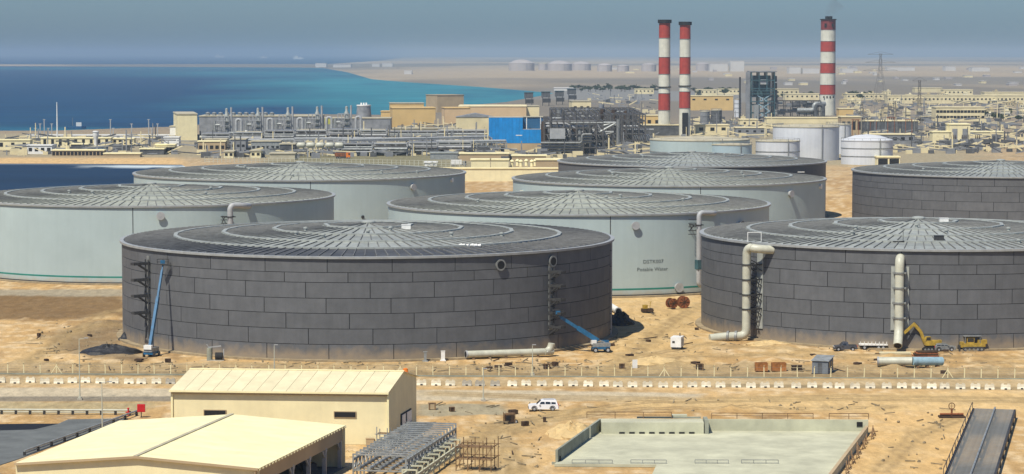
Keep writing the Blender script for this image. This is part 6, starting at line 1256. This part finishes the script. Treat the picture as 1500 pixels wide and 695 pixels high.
# uncountable pipework, hoses and small plant between the buildings
b = MB(); b2 = MB(); b3 = MB()
for (x0, x1, y0, y1, n) in ((290, 500, 203, 232, 420), (500, 720, 203, 230, 420), (720, 940, 205, 236, 220), (570, 720, 185, 204, 160), (1000, 1130, 176, 204, 200), (1236, 1500, 176, 226, 620), (0, 260, 204, 229, 260), (866, 960, 190, 214, 140), (1236, 1500, 150, 178, 320), (860, 960, 140, 190, 120)):
    for k in range(n):
        P = gp(x0+(x1-x0)*rr_.random(), y0+(y1-y0)*rr_.random()); q = rr_.random(); bb = (b, b2, b3)[k % 3]
        if q < 0.35: bb.beam(P+up*rr_.random()*5, P+up*rr_.random()*5+Vector((4+14*rr_.random(), 0, 0)), 0.5+0.5*rr_.random())
        elif q < 0.6: bb.beam(P-up*0.3, P+up*(2+11*rr_.random()**2), 0.4+0.4*rr_.random())
        else: s = 1+2.2*rr_.random(); bb.box(P+up*s*0.5, (s*1.8, s, s*1.2), rz=rr_.random()*0.2)
for bb, m in ((b, 'grey_block'), (b2, 'grey_dark_block'), (b3, 'pale_wall')): tag(bb.build('plant_clutter', m, None), kind='stuff')

# housing area, right: small flat-roofed houses nobody could tell apart
r5 = np.random.default_rng(8); hv = [mat(f'house_{i}', c, 0.8, var=0.12, scale=0.15) for i, c in enumerate(((0.70, 0.61, 0.36), (0.58, 0.49, 0.29), (0.74, 0.69, 0.50), (0.52, 0.43, 0.25)))]
for k in range(60):
    x = 1232+300*r5.random(); y = 140+36*r5.random()**1.3; w = 5+7*r5.random(); h = 3.0+3.5*r5.random()
    if 1365 < x < 1445 and y > 152: continue
    P0, P1 = gp(x, y), gp(x+w, y); ww = (P1-P0).x; H = 3.6 if k % 3 else 6.8; t = thing('small_house', 'small flat-roofed house in the dense housing area at far right', 'house', P0, R(r5.random()*16-8), 'small houses at far right')
    MB().box((0, 5, H/2-0.3), (ww, 10, H+0.6)).build('wall', hv[k % 4], t); MB().box((0, 5, H+0.2), (ww+0.5, 10.5, 0.5)).build('roof', hv[(k+2) % 4], t)
    for j in range(3): MB().box((-ww*0.33+ww*0.33*j, -0.05, H*0.55), (1.2, 0.1, 1.4)).build('window', 'grey_dark_block', t)
    MB().box((ww*0.25, 6, H+1.2), (2.5, 2.5, 1.8)).build('stair_head', hv[k % 4], t)
P = gp(503, 233); t = thing('tipper_truck', 'orange-red truck on the olive bank behind the back left tank', 'truck', P, 0.1); MB().box((-2, 0, 2.4), (5.6, 2.6, 2.0)).build('tipper_body', 'rust', t); MB().box((2.6, 0, 2.2), (2.4, 2.5, 2.6)).build('cab', 'orange', t); MB().box((3.2, -1.28, 2.7), (1.0, 0.05, 0.9)).build('window', 'glass_dark', t); MB().box((0, 0, 1.0), (8.2, 1.6, 0.4)).build('chassis', 'steel_dark', t)
for x in (-3.4, -2.0, 2.8): wheel(t, (x, -1.1, 0.55), 0.55, 0.4); wheel(t, (x, 1.1, 0.55), 0.55, 0.4)
t = thing('plant_fence', 'pale mesh fence on the bank behind the pale tanks', 'fence', gp(300, 238)); a, b_ = gp(300, 238), gp(680, 245)
for k in range(60): MB().beam(lpt(a, b_, k/59)-a-up*0.1, lpt(a, b_, k/59)-a+up*3.2, 0.28).build('post', 'pipe_cream', t)
for z in (0.4, 1.6, 3.0): MB().beam(up*z, b_-a+up*z, 0.14).build('rail', 'pipe_cream', t)
mat('far_white', (0.60, 0.58, 0.54), 0.7, var=0.1, scale=0.02)
mat('far_tank_grey', (0.42, 0.38, 0.36), 0.7, var=0.1, scale=0.02)
# ------------------------------------------------------------------ far shore, trees
for (x0, x1, yt, yb, dm, lab) in ((745, 783, 93, 104, 0.30, 'leftmost far storage tank on the hazy plain'), (789, 803, 93.5, 103, 0.15, 'narrow white far tank second from the left'), (802, 838, 94, 104, 0.28, 'wide far tank with shaded wall, third from the left'), (838, 866, 94, 103.5, 0.26, 'pale far tank, fourth from the left'), (875, 897, 96, 105, 0.28, 'small far tank with pointed roof, fifth from the left'), (904, 922, 97, 105, 0.2, 'faint far tank sixth from the left'), (940, 962, 95, 105, 0.2, 'far tank just left of the twin chimneys'), (1020, 1040, 94, 104, 0.2, 'far tank just right of the twin chimneys')):
    silo('far_tank', lab, x0, x1, yt, yb, 'far_tank_grey', dome=dm, bands=0, group='tanks on the far plain', n=24)
for (x0, x1, yt, yb, lab) in ((1040, 1066, 94, 105, 'left one of two big white far blocks'), (1070, 1090, 90, 105, 'taller one of two big white far blocks'), (1156, 1173, 99, 108, 'white far block left of the lone chimney, left one'), (1176, 1200, 101, 108, 'white far block touching the lone chimney'), (1234, 1256, 101, 107, 'white far block right of the lone chimney'), (1300, 1340, 99, 104, 'low white far shed between the pylons'), (1385, 1400, 98, 104, 'white far block near the right edge'), (1424, 1450, 99, 105, 'white far block at the right edge'), (462, 478, 93, 98.5, 'white far building on the left of the shore settlement'), (488, 514, 95, 98.8, 'long white far shed in the shore settlement'), (545, 556, 94, 98, 'small white far building behind the headland'), (560, 575, 93, 98, 'white far block right of the small one behind the headland'), (592, 603, 104, 109, 'lone white far house on the plain'), (812, 840, 129.5, 133, 'white far villas beside the tree belt')):
    bld('far_building', lab, x0, x1, yt, yb, 60, 'far_white', 'building', roofm='far_white', group='white buildings on the far plain')
r6 = np.random.default_rng(15)
for k in range(46):
    x = 880+640*r6.random(); y = 100+26*r6.random()**1.6; w = 4+9*r6.random(); bld('far_building', 'tiny pale building scattered over the hazy plain behind the chimneys', x, x+w, y-1.6-2.2*r6.random(), y, 30, ('far_white', 'far_tank_grey', 'pale_wall')[k % 3], 'building', roofm='far_white', group='tiny buildings on the hazy plain')
for (x, y, w, lab) in ((322, 84.5, 14, 'faint white ship on the horizon, left one'), (387, 85.5, 10, 'faint small white ship on the horizon, middle one'), (437, 87, 15, 'faint white ship on the horizon, right and tallest')):
    P = gp(x, y, SEA); k = w/ppm(P); t = thing('cargo_ship', lab, 'ship', P, 0, 'ships on the horizon'); MB().prism([(-k*0.5, -12), (k*0.4, -12), (k*0.55, 0), (k*0.4, 12), (-k*0.5, 12)], 0, k*0.16).build('hull', 'white_paint', t); MB().box((-k*0.2, 0, k*0.24), (k*0.3, 16, k*0.18)).build('superstructure', 'white_paint', t); MB().beam((k*0.2, 0, k*0.1), (k*0.2, 0, k*0.3), k*0.03).build('mast', 'white_paint', t)
# trees with limbs and leaf clumps
def leafy(seed, n, rx, rz, h0):
    r = np.random.default_rng(seed); v = []; f = []
    cl = [(r.normal(0, 0.45, 3)*np.array([rx, rx, rz])) for _ in range(9)]
    for k in range(n):
        c = cl[r.integers(len(cl))]; p = c + r.normal(0, 0.33, 3)*np.array([rx*0.8, rx*0.8, rz*0.7]); p[2] += h0
        s = 0.35+0.5*r.random(); a = r.normal(0, 1, 3); a /= np.linalg.norm(a); b_ = np.cross(a, r.normal(0, 1, 3)); b_ /= np.linalg.norm(b_)+1e-6; o = len(v)
        v += [tuple(p-a*s), tuple(p+b_*s*0.7), tuple(p+a*s), tuple(p-b_*s*0.7)]; f.append((o, o+1, o+2, o+3))
    return v, f
tmeshes = []
for sd_ in range(4):
    v, f = leafy(sd_, 420, 3.0, 2.2, 4.6); b = MB(); b.add(v, f); crown = b.mesh('crown'); crown.materials.append(M['leaf'])
    tr = MB().tube([(0, 0, -0.3), (0.1, 0, 1.6), (0.0, 0.1, 3.2)], [0.35, 0.26, 0.16], 7)
    for k in range(5): a = k*1.26+sd_; tr.tube([(0, 0, 2.2+0.2*k), (1.0*math.cos(a), 1.0*math.sin(a), 3.6), (2.0*math.cos(a), 2.0*math.sin(a), 4.8)], [0.14, 0.09, 0.04], 5)
    trunk = tr.mesh('trunk'); trunk.materials.append(M['bark']); tmeshes.append((crown, trunk))
spots = []
for (x0, x1, y0, y1, n, wh) in ((838, 962, 131, 136, 24, 'tree belt left of the twin chimneys'), (1240, 1280, 143, 148, 9, 'clump right of the lone chimney'), (1176, 1198, 142, 147, 5, 'group left of the lone chimney'), (1015, 1082, 135, 141, 12, 'row behind the ochre hall'), (1322, 1332, 148, 152, 3, 'group in front of the long barrack'), (1384, 1396, 146, 150, 4, 'group by the stepped pale block'), (1434, 1500, 170, 180, 9, 'clump at the right edge'), (1100, 1160, 143, 148, 6, 'row behind the boiler frame')):
    for k in range(n): spots.append((x0+(x1-x0)*(k+rng.random()*0.9)/n, y0+(y1-y0)*rng.random(), wh, k))
for i, (x, y, wh, k) in enumerate(spots):
    P = gp(x, y); t = thing('desert_tree', f'{_un[k] if k < 19 else ordw(k+1)} dark green tree from the left in the {wh}', 'tree', P, rng.random()*6, 'dark green trees'); s = (0.75+0.6*rng.random())*(1.05 if y < 150 else 0.8)
    cr_, tr_ = tmeshes[i % 4]; link('crown', cr_, t); link('trunk', tr_, t); t.scale = (s*1.25, s*1.25, s)
# ------------------------------------------------------------------ the air
hz_ = Bx((0, 35000, 60), (64000, 74000, 130)).build('haze', 'black'); hz_.data.materials.clear()
hm = bpy.data.materials.new('haze'); hm.use_nodes = True; t = hm.node_tree; t.nodes.clear()
pv = t.nodes.new('ShaderNodeVolumePrincipled'); pv.inputs['Color'].default_value = (0.39, 0.52, 0.65, 1); pv.inputs['Density'].default_value = 0.000068
pv.inputs['Anisotropy'].default_value = 0.0
om = t.nodes.new('ShaderNodeOutputMaterial'); t.links.new(pv.outputs[0], om.inputs['Volume']); hz_.data.materials.append(hm)
tag(hz_, kind='stuff')

# thin exhaust drifting off the lone chimney
def smoke(px, y0, y1, yb, dx, r0, r1, dens):
    P = gp(px, yb); z0, z1 = at(px, y0, P.y).z, at(px, y1, P.y).z; n = 9
    pts = [Vector((P.x + dx*(k/n)**1.6 + 1.5*math.sin(k*1.7), P.y + 14, z0 + (z1-z0)*k/n)) for k in range(n+1)]
    ob = MB().tube(pts, [r0 + (r1-r0)*k/n for k in range(n+1)], 14).build('smoke', 'black', None, smooth=60); ob.data.materials.clear()
    m = bpy.data.materials.new('smoke'); m.use_nodes = True; t = m.node_tree; t.nodes.clear(); v = t.nodes.new('ShaderNodeVolumePrincipled'); v.inputs['Color'].default_value = (0.25, 0.26, 0.28, 1); v.inputs['Density'].default_value = dens
    q = t.nodes.new('ShaderNodeOutputMaterial'); t.links.new(v.outputs[0], q.inputs['Volume']); ob.data.materials.append(m); tag(ob, kind='stuff')
smoke(1214, 24, 4, 169.5, 10, 3.0, 7.0, 0.02)
